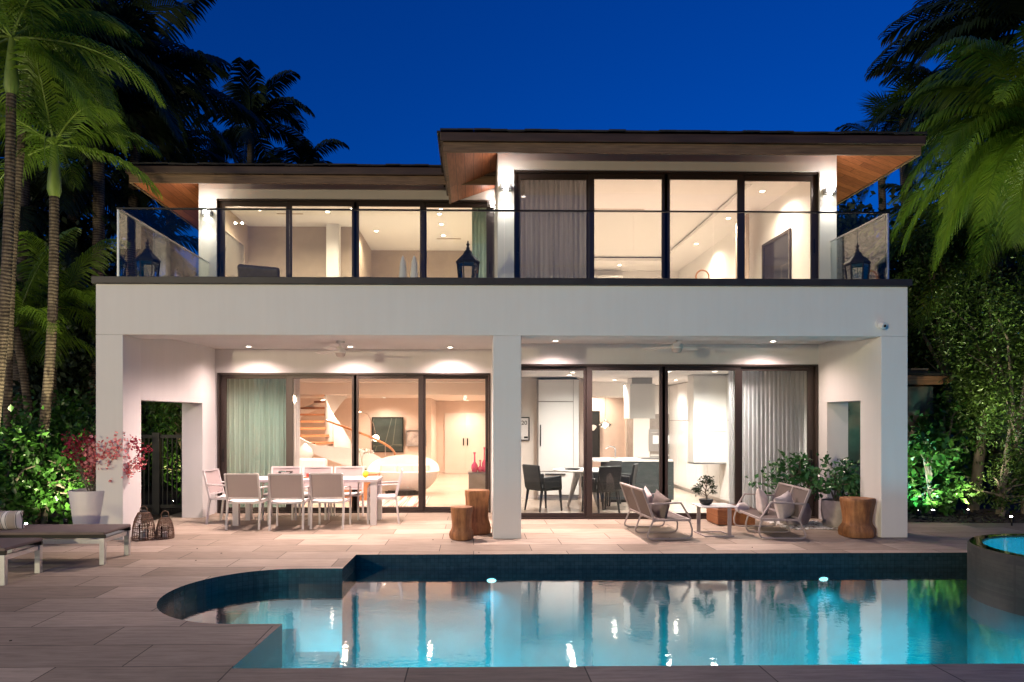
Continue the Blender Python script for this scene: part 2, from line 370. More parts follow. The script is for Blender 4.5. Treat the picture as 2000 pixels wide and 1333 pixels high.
m.add([(x, y, -.36) for x, y in pool] + [(x, y, DP) for x, y in pool], [(i, (i+1) % n, n + (i+1) % n, n + i) for i in range(n)] + [tuple(range(n, 2*n))])
for k in range(3):                     # broad steps down in the rounded end
    xe = -2.55 + .5 * k; zt = -.42 - .27 * k
    pp = [(-3.2, -4.4), (xe, -4.4), (xe, -1.7), (-3.2, -1.7)]
    pts = [(x, y) for x, y in arc if x < xe] 
    if len(pts) > 2:
        pts = [(xe, pts[0][1] + .02)] + pts + [(xe, pts[-1][1] - .02)]
        m.prism(pts, DP, zt)
tag(m.build('pool_basin', M['basin']), kind='structure')
tag(sheet('pool_water', pool, [], WZ, M['water']), kind='structure')
for px, lab in ((960, 'round underwater light in the far pool wall, below the white center pier'), (1608, 'round underwater light in the far pool wall, below the outdoor loveseat')):
    t = thing('pool_light', lab, 'pool light', (PX(px, YB), YB - .005, -.335), 0, 'underwater pool lights')
    MB().add([Vector((.06 * math.cos(a), 0, .03 * math.sin(a))) for a in [2*PI*k/20 for k in range(20)]], [tuple(range(20))]).build('lens', M['pool_lamp'], t)
    m = MB(); m.tube([Vector((.065 * math.cos(a), -.004, .034 * math.sin(a))) for a in [2*PI*k/20 for k in range(21)]], .008, 6).build('trim_ring', M['alu'], t)
    lamp('glow', 'SPOT', (0, -.1, -.05), 34, (.06, .75, 1), t, shadow_soft_size=.04, spot_size=math.radians(150), spot_blend=1, rot=(math.radians(-20), 0, 0))
for x, y, z, e in ((-1.1, -5.15, -.28, 1900), (.6, -5.15, -.28, 1300), (2.3, -5.15, -.28, 1050), (4.0, -5.15, -.28, 900), (5.4, -5.15, -.28, 1900), (7.0, -5.15, -.28, 2200), (-2.2, -4.0, -.22, 420), (-1.9, -3.95, -.22, 300)):
    lamp('underwater_lamp', 'SPOT', (x, y, z), e * .52, (.03, .80, .92), None, shadow_soft_size=.08, spot_size=math.radians(64), spot_blend=.7, rot=(math.radians(60), 0, 0))
lamp('underwater_lamp', 'SPOT', (4.5, -3.4, -.3), 260, (.03, .80, .92), None, shadow_soft_size=.08, spot_size=math.radians(62), spot_blend=.8, rot=(math.radians(56), 0, math.radians(-32)))
lamp('underwater_lamp', 'SPOT', (5.2, -4.9, -.25), 420, (.03, .80, .92), None, shadow_soft_size=.08, spot_size=math.radians(62), spot_blend=.8, rot=(math.radians(54), 0, math.radians(-30)))
# raised round spa
sx, sy, sr, sz = 6.93, -2.43, 1.17, .26
M['spa_stone'] = mk('wet_stone_reflected_green', (.20, .19, .12), .35, var=.4, vscale=9)  # yellow-green reflection of lit foliage put into the coping colour
t = thing('spa', 'raised round spa with mosaic wall and wet rim at the right end of the pool', 'spa', (sx, sy, 0))
MB().lathe([(sr, DP), (sr, -.36)], n=72, cap=False).build('footing', M['basin'], t, True)
MB().lathe([(sr, -.36), (sr, sz - .02), (sr - .015, sz)], n=72, cap=False).build('wall', M['spa_tile'], t, True)
MB().lathe([(sr - .015, sz), (1.02, sz - .002)], n=72, cap=False).build('coping', M['spa_stone'], t)
MB().lathe([(1.02, sz - .004), (1.02, sz - .6), (.0001, sz - .6)], n=72, cap=False).build('basin', M['spa_tile'], t)
M['spa_glow'] = mk('spa_plaster', (.08, .5, .62), .6)
MB().lathe([(1.015, sz - .02), (1.015, sz - .59), (.0001, sz - .59)], n=48, cap=False).build('lining', M['spa_glow'], t)
MB().lathe([(1.014, sz - .006), (.0001, sz - .006)], n=48, cap=False).build('water', M['spa_water'], t)
M['wet'] = water('wet_rim', (.8, .85, .8), 2.0, 1.5, .02)
MB().lathe([(sr - .02, sz + .004), (1.025, sz + .004)], n=72, cap=False).build('wet_rim', M['wet'], t)
lamp('glow', 'POINT', (0, 0, sz - .3), 50, (.1, .75, 1), t, shadow_soft_size=.12)

# ================================================================ the villa
V = thing('villa', 'white two storey villa with a columned porch, glass doors and a glass railed terrace', 'house', (0, 0, 0))
XL, XI = PX(187, 0), PX(240, 0); C0, C1 = PX(963, 0), PX(1018, 0); R0, R1 = PX(1721, 0), PX(1773, 0)
BZ, TZ = 2.95, 3.68
MB().box(XL, XI, 0, .55, 0, BZ).build('pier', M['stucco'], V, bevel=.008)
MB().box(C0, C1, 0, .55, 0, BZ).build('pier', M['stucco'], V, bevel=.008)
MB().box(R0, R1, 0, .55, 0, BZ).build('pier', M['stucco'], V, bevel=.008)
MB().box(XL, R1, 0, .55, BZ + .001, TZ).build('beam', M['stucco'], V, bevel=.008)
MB().box(XL - .04, R1 + .04, -.05, .32, TZ + .002, TZ + .10).build('coping', M['coping'], V, bevel=.006)
MB().box(XL, R1, .56, 3.7, TZ - .05, TZ + .02).box(XL, R1, .32, .56, TZ + .002, TZ + .018).build('terrace_floor', M['deck'], V)
# porch side walls with a passage in each
YL, YR = 2.9, 2.0
m = MB(); OH = 2.03
m.prism([(XL, .552), (XI - .03, .552), (-4.80, 2.3), (-5.14, 2.3), (-5.45, .8)], OH, BZ + .1)
m.prism([(-5.16, 2.301), (-4.80, 2.301), (-4.80, YL), (-5.16, YL)], 0, BZ + .1)
m.build('side_wall', M['stucco'], V)
m = MB()
m.box(R0 + .04, R1, .552, 1.7, OH, BZ + .1); m.box(R0 + .08, R1 + .05, 1.701, 3.2, 0, BZ + .1)
m.build('side_wall', M['stucco'], V)
MB().box(XL + .02, .5, .552, 3.2, 3.05, 3.6).box(.5, R1 - .01, .552, 3.2, 3.06, 3.6).build('porch_ceiling', M['stucco'], V)
# bands over the doors, wall between the bays
ld0, ld1 = PX(425, YL), PX(958, YL); rd0, rd1 = PX(1003, YR), PX(1597, YR)
lz, rz_ = PZ(700, 729, YL), PZ(1300, 712, YR)
MB().box(-4.80, .5, YL, YL + .2, lz, 3.048).build('door_header', M['stucco'], V)
MB().box(.5, R0 + .08, YR, YR + .2, rz_, 3.058).build('door_header', M['stucco'], V)
MB().box(ld1, .5, YL, YL + .2, 0, lz).box(.5, rd0, YR, YR + .2, 0, rz_).box(.5, .62, YR + .2, YL + .3, 0, 3.05).build('wall', M['stucco'], V)
MB().box(-5.2, ld0, YL + .001, YL + .2, 0, lz).build('wall', M['stucco'], V)

def doors(parent, frame_px, pane_px, Y, z0, z1, zpane, zbot=.085, fr=.05):
    """outer frame + one leaf per pane (leaf = frame mesh with its glass as child)"""
    x0, x1 = PX(frame_px[0], Y), PX(frame_px[1], Y)
    w = .035
    MB().box(x0, x1, Y - .02, Y + .10, z1 - w, z1).box(x0, x0 + w, Y - .02, Y + .10, z0, z1 - w).box(x1 - w, x1, Y - .02, Y + .10, z0, z1 - w).box(x0 + w, x1 - w, Y - .02, Y + .10, z0, z0 + .03).build('door_frame', M['frame'], parent)
    k = len(pane_px)
    for i, (a, b) in enumerate(pane_px):
        pa, pb = PX(a, Y), PX(b, Y)
        la = x0 + w + .002 if i == 0 else (PX(pane_px[i-1][1], Y) + pa) / 2 - .028
        lb = x1 - w - .002 if i == k - 1 else (pb + PX(pane_px[i+1][0], Y)) / 2 + .028
        yo = Y + (.005 if i in (1, 2) else .05) ; d = .04
        za, zb = z0 + .031, z1 - w - .001
        f = MB().box(la, pa, yo, yo + d, za, zb).box(pb, lb, yo, yo + d, za, zb).box(pa, pb, yo, yo + d, zpane, zb).box(pa, pb, yo, yo + d, za, z0 + zbot)
        lf = f.build('sliding_door', M['frame'], parent, bevel=.004)
        MB().box(pa, pb, yo + .017, yo + .023, z0 + zbot, zpane).build('pane', M['glass'], lf)
        if i in (0, k - 1):
            hx = (la + pa) / 2 if i == 0 else (pb + lb) / 2
            MB().box(hx - .012, hx + .012, yo - .02, yo - .001, z0 + .95, z0 + 1.2).build('handle', M['black'], lf)
doors(V, (425, 958), [(440, 557), (572, 687), (700, 817), (831, 948)], YL, 0.0, lz, PZ(700, 740, YL), .10)
doors(V, (1003, 1597), [(1012, 1141), (1157, 1288), (1305, 1436), (1452, 1580)], YR, 0.0, rz_, PZ(1300, 724, YR), .10)

# --- rooms downstairs
SL = 3.3
m = MB()
m.box(-5.16, -5.0, YL + .2, 12.6, 0, SL).box(-5.0, -1.22, 10, 10.15, 0, SL).box(-1.37, -1.22, 10.15, 12.6, 0, SL).box(-1.22, .62, 12.6, 12.75, 0, SL).box(.62, .75, YL + .3, 12.6, 0, SL)
m.build('interior_wall', M['blush'], V, )
MB().box(-5.0, .62, YL + .2, 7.4, 2.68, 2.75).box(-5.0, .62, 7.4, 12.6, 2.38, 2.75).box(-4.9, .62, 6.0, 6.06, 2.62, 2.679).build('ceiling', M['inner'], V)
MB().box(-5.0, .62, YL - .01, 12.6, -.05, .006).box(.75, 5.95, YR - .01, 9.0, -.05, .006).build('floor', M['floor_in'], V)
m = MB()
m.box(.75, 1.42, 5.0, 5.12, 0, SL).build('interior_wall', M['inner'], V)
m = MB(); m.box(5.95, 6.1, 3.2, 9.0, 0, SL).box(4.2, 5.95, 8.9, 9.0, 0, SL)
m.build('interior_wall', M['inner'], V)
MB().box(.75, 5.95, 9.0, 9.1, 0, SL).build('interior_wall', M['blush'], V)
MB().box(2.3, 2.45, 5.2, 8.99, 0, SL).build('interior_wall', M['blush'], V)
MB().box(.62, 5.95, YR + .2, 9.0, 2.66, 2.75).box(2.46, 4.2, 6.6, 8.0, 2.32, 2.659).build('ceiling', M['inner_white'], V)
MB().box(.62, .75, YR + .2, YL + .3, 0, 2.66).build('interior_wall', M['inner'], V)
# foyer double door, recessed panels
t0 = PX(870, 12.59)
for k in range(2):
    dd = MB().box(-.95 + .68 * k, -.95 + .68 * k + .675, 12.555, 12.598, .01, 1.98)
    o = dd.build('front_door', M['inner'], V, bevel=.004)
    MB().box(-.95 + (.60 if k == 0 else .73), -.95 + (.64 if k == 0 else .77), 12.52, 12.554, .92, 1.16).build('handle', M['black'], o)

# --- upper storey
Y2L, Y2R = 3.7, 1.9
u0, u1 = PX(972, Y2R), PX(1634, Y2R); UZ = 6.36
wr0, wr1 = PX(1004, Y2R), PX(1601, Y2R); wrz = PZ(1300, 333, Y2R)
F2 = TZ + .02
m = MB(); m.box(u0, wr0, Y2R, Y2R + .3, F2, UZ).box(wr1, u1, Y2R, Y2R + .3, F2, UZ).box(wr0, wr1, Y2R, Y2R + .3, wrz, UZ)
m.box(u0, u0 + .12, Y2R + .3, 11, F2, UZ).box(u1 - .12, u1, Y2R + .3, 11, F2, UZ).box(u0, u1, 11, 11.2, F2, UZ)
m.build('upper_wall', M['stucco'], V)
doors(V, (1004, 1601), [(1016, 1146), (1161, 1293), (1309, 1441), (1457, 1587)], Y2R + .06, F2, wrz, PZ(1300, 348, Y2R), .08)
v0 = PX(388, Y2L); wl0, wl1 = PX(423, Y2L), PX(967, Y2L); wlz = PZ(700, 389, Y2L); UZL = 6.52
m = MB(); m.box(v0, wl0, Y2L, Y2L + .3, F2, UZL).box(wl0, u0 - .002, Y2L, Y2L + .3, wlz, UZL).box(v0, v0 + .12, Y2L + .3, 11, F2, UZL).box(v0, u0 - .002, 11, 11.2, F2, UZL)
m.build('upper_wall', M['stucco'], V)
doors(V, (423, 967), [(437, 557), (570, 687), (701, 820), (833, 950)], Y2L + .06, F2, wlz, PZ(700, 401, Y2L), .08)
# upper rooms
m = MB().box(v0 + .12, u0, Y2L + .3, 11, 6.26, 6.30).box(u0 + .12, u1 - .12, Y2R + .3, 3.0, 6.22, 6.3)
m.box(u0 + .12, u1 - .12, 9.3, 11, 6.22, 6.3).box(u0 + .12, 1.3, 3.0, 9.3, 6.22, 6.3).box(5.3, u1 - .12, 3.0, 9.3, 6.22, 6.3).box(1.2, 5.4, 2.9, 9.4, 6.34, 6.38)
m.build('upper_ceiling', M['inner_white'], V)
MB().box(v0 + .12, PX(690, 6.2), 6.2, 6.3, F2, 6.42).box(PX(690, 6.2), PX(690, 6.2) + .1, 6.2, 8.4, F2, 6.42).box(PX(690, 8.4), u0 - .01, 8.4, 8.5, F2, 6.42).box(v0 + .125, v0 + .16, 4.0, 6.2, F2, 6.42).build('interior_wall', M['taupe'], V)
MB().box(PX(640, 6.1), PX(664, 6.1), 5.95, 6.199, F2, 6.42).build('column', M['inner_white'], V)
MB().box(u0 + .13, u1 - .12, 10.6, 10.7, F2, 6.22).box(u1 - .16, u1 - .122, 2.2, 10.6, F2, 6.22).build('interior_wall', M['inner_white'], V)
MB().box(v0, u0, Y2L, 11, F2 - .06, F2 - .001).box(u0, u1, Y2R, 11, F2 - .06, F2 + .001).box(-5.16, 6.1, YL + .5, 12.7, 3.3, 3.55).build('floor_slab', M['inner'], V)
# air vents in the upper ceilings
MB().box(PX(1160, 5.0), PX(1258, 5.0), 4.98, 5.03, 6.335, 6.341).build('ceiling_vent', M['taupe'], V)
MB().box(PX(853, 7.2), PX(900, 7.2), 7.17, 7.23, 6.252, 6.259).build('ceiling_vent', M['taupe'], V)
MB().box(PX(541, 5.2), PX(592, 5.2), 5.17, 5.22, 6.252, 6.259).build('ceiling_vent', M['taupe'], V)
# built-in shelves at the back of the upper right room
m = MB()
for x in (1.6, 2.3, 3.0, 3.7, 4.4): m.box(x - .015, x + .015, 10.3, 10.59, F2, 6.0)
m.box(1.6, 4.4, 10.3, 10.59, 5.985, 6.02).build('built_in_closet', M['white_gloss'], V)
# roofs: tiled hip, fascia, gutter, sloped cedar soffit
def hip(x0, x1, y0, y1, z, wx0, wx1, wy0, wz, name='roof', ycut=None):
    r = MB(); h = .33; inset = min(x1 - x0, y1 - y0) / 2; zt = z + .30; e = .05
    if (x1 - x0) > (y1 - y0): rp = [(x0 + inset, (y0+y1)/2), (x1 - inset, (y0+y1)/2)]
    else: rp = [((x0+x1)/2, y0 + inset), ((x0+x1)/2, y1 - inset)]
    zr = zt + inset * h
    o4 = [(x0-e, y0-e, zt), (x1+e, y0-e, zt), (x1+e, y1+e, zt), (x0-e, y1+e, zt)]
    vs = o4 + [(*rp[0], zr), (*rp[1], zr)]
    if (x1 - x0) > (y1 - y0): fs = [(0,1,5,4), (1,2,5), (2,3,4,5), (3,0,4)]
    else: fs = [(0,1,4), (1,2,5,4), (2,3,5), (3,0,4,5)]
    r.add(vs, fs); rnd = random.Random(5)
    n = int((x1 - x0) / .26)                          # eave course of shingles
    for i in range(n):
        xa = x0 - e + (x1 - x0 + 2*e) * i / n; xb = xa + (x1 - x0 + 2*e) / n - .004
        q = rnd.uniform(0, .018)
        for row in range(3):
            yy = y0 - e - .03 + row * .28; zz = zt + .012 + row * .28 * h + q
            r.add([(xa, yy, zz - .012), (xb, yy, zz - .012 + rnd.uniform(0, .008)), (xb, yy + .33, zz + .30 * h), (xa, yy + .33, zz + .30 * h), (xa, yy, zz + .02), (xb, yy, zz + .02), (xb, yy + .33, zz + .32 * h + .01), (xa, yy + .33, zz + .32 * h + .01)],
                [(0,3,2,1),(4,5,6,7),(0,1,5,4),(1,2,6,5),(2,3,7,6),(3,0,4,7)])
    yc = ycut or y1
    for xs, sg in ((x0, -1), (x1, 1)):
        for i in range(int(((yc if sg < 0 else y1) - y0) / .26)):
            ya = y0 + .26 * i; q = rnd.uniform(0, .016)
            r.box(xs + sg * .075 - .03, xs + sg * .075 + .03 - .0 , ya, ya + .25, zt + q - .005, zt + .028 + q)
    R = r.build(name, M['shingle'], V)
    def ringbox(mb, a, b, za, zb):
        mb.box(x0 - a, x1 + a, y0 - a, y0 + b, za, zb).box((x0 - a) if not ycut else wx0 + .1, x1 + a, y1 - b, y1 + a, za, zb)
        mb.box(x0 - a, x0 + b, y0 + b + .001, yc - b - .001, za, zb).box(x1 - b, x1 + a, y0 + b + .001, y1 - b - .001, za, zb)
        return mb
    ringbox(MB(), 0, .04, z, z + .155).build('fascia', M['fascia'], R)
    ringbox(MB(), .05, .04, z + .157, z + .298).build('gutter', M['gutter'], R, bevel=.012)
    a = .045
    f = [(x0+a, y0+a, z+.02), (x1-a, y0+a, z+.02), (wx1, wy0, wz), (wx0, wy0, wz)]
    MB().add(f, [(0, 1, 2, 3)]).build('soffit', M['soffit'], R)
    MB().add([(x0+a, y0+a, z+.02), (wx0, wy0, wz), (wx0, yc-(0 if ycut else .9), wz), (x0+a, yc-a, z+.02)], [(0, 1, 2, 3)]).build('soffit', M['soffit'], R)
    MB().add([(x1-a, y0+a, z+.02), (x1-a, y1-a, z+.02), (wx1, y1-.9, wz), (wx1, wy0, wz)], [(0, 1, 2, 3)]).build('soffit', M['soffit_side'], R)
    return R
hip(PX(866, 1.0), PX(1799, 1.0), 1.0, 12.1, 6.0, u0 - .002, u1 + .002, Y2R, UZ - .02, ycut=3.68)
hip(PX(252, 2.8), .45, 2.8, 12.0, 6.10, v0 - .002, u0, Y2L, 6.44)
# glass railing on the terrace
RY = .22
g0, g1 = PX(229, RY), PX(1735, RY); gz = PZ(1000, 413, RY)
rail = MB().box(g0 - .01, g1 + .01, RY - .012, RY + .028, gz, gz + .02).box(g0 - .01, g1 + .01, RY - .015, RY + .03, TZ + .101, TZ + .14).build('railing', M['black'], V)
xs = [g0] + [PX(p, RY) for p in (565, 822, 985, 1238, 1393, 1541)] + [g1]
for a, b in zip(xs[:-1], xs[1:]): MB().box(a + .004, b - .004, RY, RY + .012, TZ + .141, gz - .001).build('glass_panel', M['rail_glass'], rail)
for gx, ye, sgn in ((g0, 3.69, 1), (g1, Y2R - .01, -1)):
    rs = MB().box(gx - .012, gx + .018, RY + .03, ye, gz, gz + .02).box(gx - .012, gx + .02, RY + .03, ye, F2 + .001, F2 + .04).box(gx - .01, gx + .02, RY + .013, RY + .029, F2 + .04, gz).build('railing', M['alu'], V)
    n = 3 if ye > 3 else 2
    for k in range(n):
        a = RY + .031 + (ye - RY - .03) * k / n; b = RY + .03 + (ye - RY - .03) * (k + 1) / n - .008
        MB().box(gx, gx + .012, a, b, F2 + .041, gz - .001).build('glass_panel', M['rail_glass'], rs)
# small side roof at the right
m = MB(); x0s, x1s = R1 + .02, PX(1868, 3.6)
yy0 = 3.6; z0 = PZ(1868, 735, yy0)
m.add([(x0s - .3, yy0, z0 + .10), (x1s, yy0, z0), (x1s, yy0 + 2.5, z0), (x0s - .3, yy0 + 2.5, z0 + .1), (x0s - .3, yy0 + .1, z0 + .34), (x1s + .02, yy0 - .03, z0 + .05), (x1s + .02, yy0 + 2.5, z0 + .05), (x0s - .3, yy0 + 2.5, z0 + .34)],
      [(0,3,2,1), (4,5,6,7), (0,1,5,4), (1,2,6,5), (2,3,7,6), (3,0,4,7)])
m2 = MB().add([(x0s - .3, yy0 + .02, z0 - .18), (x1s - .12, yy0 + .02, z0 - .16), (x1s - .12, yy0 + 2.4, z0 - .16), (x0s - .3, yy0 + 2.4, z0 - .18), (x0s - .3, yy0 + .02, z0 + .09), (x1s - .02, yy0 + .02, z0 - .012), (x1s - .02, yy0 + 2.4, z0 - .012), (x0s - .3, yy0 + 2.4, z0 + .09)],
      [(0,3,2,1), (4,5,6,7), (0,1,5,4), (1,2,6,5), (2,3,7,6), (3,0,4,7)])
m3 = MB()
for k in range(3):
    f = k / 3
    m3.bar((x0s + (x1s - x0s) * (f + .1), yy0 - .03, z0 + .34 - .29 * (f + .1) + .02), (x0s + (x1s - x0s) * (f + .1) , yy0 + 2.2, z0 + .34 - .29 * (f + .1) + .03), .35, .035)
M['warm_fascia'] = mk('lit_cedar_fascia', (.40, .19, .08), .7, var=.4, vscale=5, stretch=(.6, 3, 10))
lr = m.build('side_roof', M['shingle'], V); m2.build('fascia', M['warm_fascia'], lr); m3.build('roof_tile', mk('brown_roof_tile', (.16, .10, .07), .8, var=.3, vscale=8), lr)
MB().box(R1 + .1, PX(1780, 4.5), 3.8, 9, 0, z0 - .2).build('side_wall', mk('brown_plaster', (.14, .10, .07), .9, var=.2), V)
MB().box(PX(1600, 4.2), R1 + .4, 4.2, 4.3, 0, 1.25).build('side_door', mk('dark_green_panel', (.012, .02, .016), .6), V)
# wall lamps upstairs: small boxes that wash the wall below
for px, py, Y, lab, e in ((988, 366, Y2R, 'lit wall lamp on the white pier left of the large upper window', 16), (1623, 374, Y2R, 'lit wall lamp on the white pier at the right end of the upper floor', 16), (402, 417, Y2L, 'lit wall lamp on the far left pier of the upper floor', 14), (962, 399, Y2L, 'lit wall lamp in the corner where the upper left windows end', 3)):
    x, y, z = P(px, py, Y - .09)
    t = thing('wall_lamp', lab, 'wall lamp', (x, Y, z), 0, 'lamps on the upper walls')
    MB().box(-.10, .10, -.10, -.002, -.03, .07).build('housing', M['steel'], t, bevel=.008)
    MB().lathe([(.0001, 0), (.036, 0)], (0, -.055, -.034), 16).build('bulb', M['lamp_star'], t)
    lamp('spot', 'SPOT', (0, -.10, -.04), e * 3.4, COOL, t, spot_size=math.radians(95), spot_blend=.7, shadow_soft_size=.03, rot=(math.radians(-12), 0, 0))
    MB().lathe([(.0001, 0), (.036, 0)], (0, -.055, .083), 16).build('bulb', M['lamp_star'], t)
    MB().ball((0, -.13, .02), .042, 10).build('bulb', M['lamp_star'], t, True)
    lamp('uplight', 'POINT', (0, -.24, .16), e * .5, COOL, t, shadow_soft_size=.03)
# security camera on the beam
t = thing('security_camera', 'small white dome security camera on the beam above the right pier', 'camera', (*P(1718, 636, 0)[:1], 0, PZ(1718, 636, 0)))
MB().tube([(0, 0, .02), (0, -.03, .02)], .065, 20).build('mount', M['white_matt'], t, True)
m = MB(); m.tube([(0, -.03, .0), (.02, -.09, -.02)], [.05, .045], 16).build('housing', M['white_matt'], t, True)
MB().tube([(.02, -.088, -.02), (.024, -.1, -.023)], .018, 16).build('lens', M['black'], t, True)
# ---------------- room and porch lights
KP, KL, KK, KU, KB = 10, 7.3, 7.2, 13, 8
for px, py, lab in ((486, 677, 'leftmost recessed light in the porch ceiling, above the teal curtain'), (684, 677, 'middle recessed light in the left porch ceiling, beside the ceiling fan'), (879, 678, 'right recessed light in the left porch ceiling, near the center pier')):
    Y = (3.05 - 1.7) * F / (HZ - py) - 10
    downlight(PX(px, Y), Y, 3.05, 18*KP, lab, PINK)
for px, lab in ((1085, 'recessed light in the right porch ceiling nearest the center pier'), (1300, 'recessed light in the right porch ceiling between the center pier and the ceiling fan'), (1510, 'recessed light in the right porch ceiling nearest the side passage')):
    Yd = .95 if px == 1300 else 1.5
    downlight(PX(px if px != 1300 else 1195, Yd), Yd, 3.06, (64 if px == 1300 else 17)*KP, lab, PINK)
for x, lab in ((-3.4, 'front recessed porch light above the left end of the dining table'), (-1.2, 'front recessed porch light above the right end of the dining table')):
    downlight(x, .9, 3.05, 52*KP, lab, PINK)
for i, (x, y) in enumerate([(-4.2, 4.2), (-2.6, 4.0), (-.9, 4.2), (-3.4, 6.6), (-1.2, 6.6)]):
    downlight(x, y, 2.68, 55*KL, ['recessed light in the living room ceiling behind the teal curtain', 'recessed light in the living room ceiling in front of the staircase', 'recessed light in the living room ceiling near the grey console', 'recessed light in the living room ceiling above the spiral staircase', 'recessed light in the living room ceiling above the oval sofa'][i], WARM)
for i, y in enumerate((8.0, 8.9, 9.8, 10.8, 11.9)):
    downlight(PX([909, 910, 906, 908, 912][i], y), y, 2.38, 20*KL, '%s light in the row of five small recessed lights leading to the foyer doors' % ['nearest', 'second', 'third', 'fourth', 'farthest'][i], WARM, 'row of foyer ceiling lights')
for i, (x, y) in enumerate([(-4.0, 8.6), (-2.5, 9.3)]):
    downlight(x, y, 2.38, 30*KL, ['recessed light in the lowered ceiling behind the staircase', 'recessed light washing the wall above the dark painting'][i], WARM)
for i, (x, y, e) in enumerate([(1.9, 3.2, 38), (3.7, 3.0, 38), (5.2, 3.1, 60), (1.95, 4.0, 7), (3.2, 5.6, 34), (4.6, 5.6, 34), (4.6, 6.9, 12), (3.3, 8.5, 22), (4.55, 2.95, 26)]):
    downlight(x, y, 2.66, e * 1.35*KK, ['recessed kitchen light above the black dining chairs', 'recessed kitchen light above the round table edge nearest the island', 'recessed kitchen light near the sheer white curtain', 'recessed kitchen light over the tall white cabinets', 'recessed kitchen light beside the range hood duct', 'recessed kitchen light right of the range hood', 'recessed kitchen light in front of the built-in oven', 'recessed light over the blush wall behind the kitchen', 'recessed kitchen light in front of the hanging white cabinet'][i], COOL if i not in (7,) else WARM)
for i, (px, py) in enumerate([(640, 415), (858, 418), (862, 438), (866, 460), (735, 452)]):
    Y = (6.26 - 1.7) * F / (HZ - py) - 10
    downlight(PX(px, Y), Y, 6.26, 14*KU, ['recessed ceiling light in the second window of the upper left room', 'nearest of three recessed lights in the upper left room beside the corner lamp', 'middle of three recessed lights in the upper left room beside the corner lamp', 'farthest of three recessed lights in the upper left room beside the corner lamp', 'recessed ceiling light in the third window of the upper left room'][i], (1, .80, .60))
for x, y, e in ((-4.6, 4.9, 14), (-2.6, 4.8, 14), (-.7, 4.8, 14)):
    downlight(x, y, 6.26, e*KU, 'recessed upstairs light just behind the left glass, at %s of it' % {-4.6: 'the left end', -2.6: 'the middle', -.7: 'the right end'}[x], (1, .80, .60))
for i, (x, y) in enumerate([(1.0, 3.8), (3.3, 2.6), (5.65, 3.4), (5.65, 5.2), (5.65, 7.4), (2.4, 9.8), (4.2, 9.8), (1.0, 7.0)]):
    downlight(x, y, 6.22, 40*KB, ['recessed bedroom light behind the grey curtain', 'recessed bedroom light just inside the large upper window', 'nearest recessed light over the right bedroom wall', 'second recessed light over the right bedroom wall', 'farthest recessed light over the right bedroom wall', 'left recessed light over the white closet at the back of the bedroom', 'right recessed light over the white closet at the back of the bedroom', 'recessed light over the left bedroom wall'][i], (1, .78, .62))

t = thing('added_flood_light', 'added unseen floodlight on a tall post behind the viewer, aimed at the villa front', 'floodlight', (-7.5, -13, 0))  # unseen floodlight added to brighten the facade and the eave undersides
MB().tube([(0, 0, 0), (0, 0, 2.5)], .03, 10).build('post', M['black'], t); MB().box(-.2, .2, -.06, .05, 2.5, 2.72).build('housing', M['black'], t, bevel=.01)
MB().box(-.18, .18, .051, .056, 2.52, 2.70).build('lens', emis('flood_lens', (1, .85, .65), 6), t)
lamp('spot', 'SPOT', (0, .2, 2.62), 2500, (1, .82, .52), t, spot_size=math.radians(80), spot_blend=.6, shadow_soft_size=.15, rot=(math.radians(94), 0, math.radians(-26)))
# ================================================================ things on the terrace
def pillow(name, label, cat, loc, size, rot, mat, group=None, stripes=None, z=None):
    n = 14; w, h, d = size; vs = []; fs = []; rnd = random.Random(hash(label) % 997 if False else len(label))
    ph = rnd.uniform(0, 6)
    for side in (1, -1):
        for j in range(n + 1):
            for i in range(n + 1):
                u, v = -1 + 2*i/n, -1 + 2*j/n
                t = max(0, (1 - u**2)) ** .45 * max(0, (1 - v**2)) ** .45
                k = 1 - .10 * (1 - abs(u)**2) * abs(v)**3 - .0; k2 = 1 - .10 * (1 - abs(v)**2) * abs(u)**3
                vs.append((u * w/2 * k2, side * (t * d/2 + .004) + .012 * math.sin(4*u + ph) * math.sin(3*v) * t, v * h/2 * k))
    N = (n + 1) ** 2
    for s in range(2):
        for j in range(n):
            for i in range(n):
                a = s*N + j*(n+1) + i; q = (a, a+1, a+n+2, a+n+1); fs.append(q if s == 0 else q[::-1])
    ed = [i for i in range(n+1)] + [j*(n+1)+n for j in range(1, n+1)] + [n*(n+1)+i for i in range(n-1, -1, -1)] + [j*(n+1) for j in range(n-1, 0, -1)]
    for a, b in zip(ed, ed[1:] + ed[:1]): fs.append((a, b, b + N, a + N))
    m = MB().add(vs, fs); o = m.build(name, mat, None, True)
    o.location = loc; o.rotation_euler = rot
    return tag(o, label, cat, group)

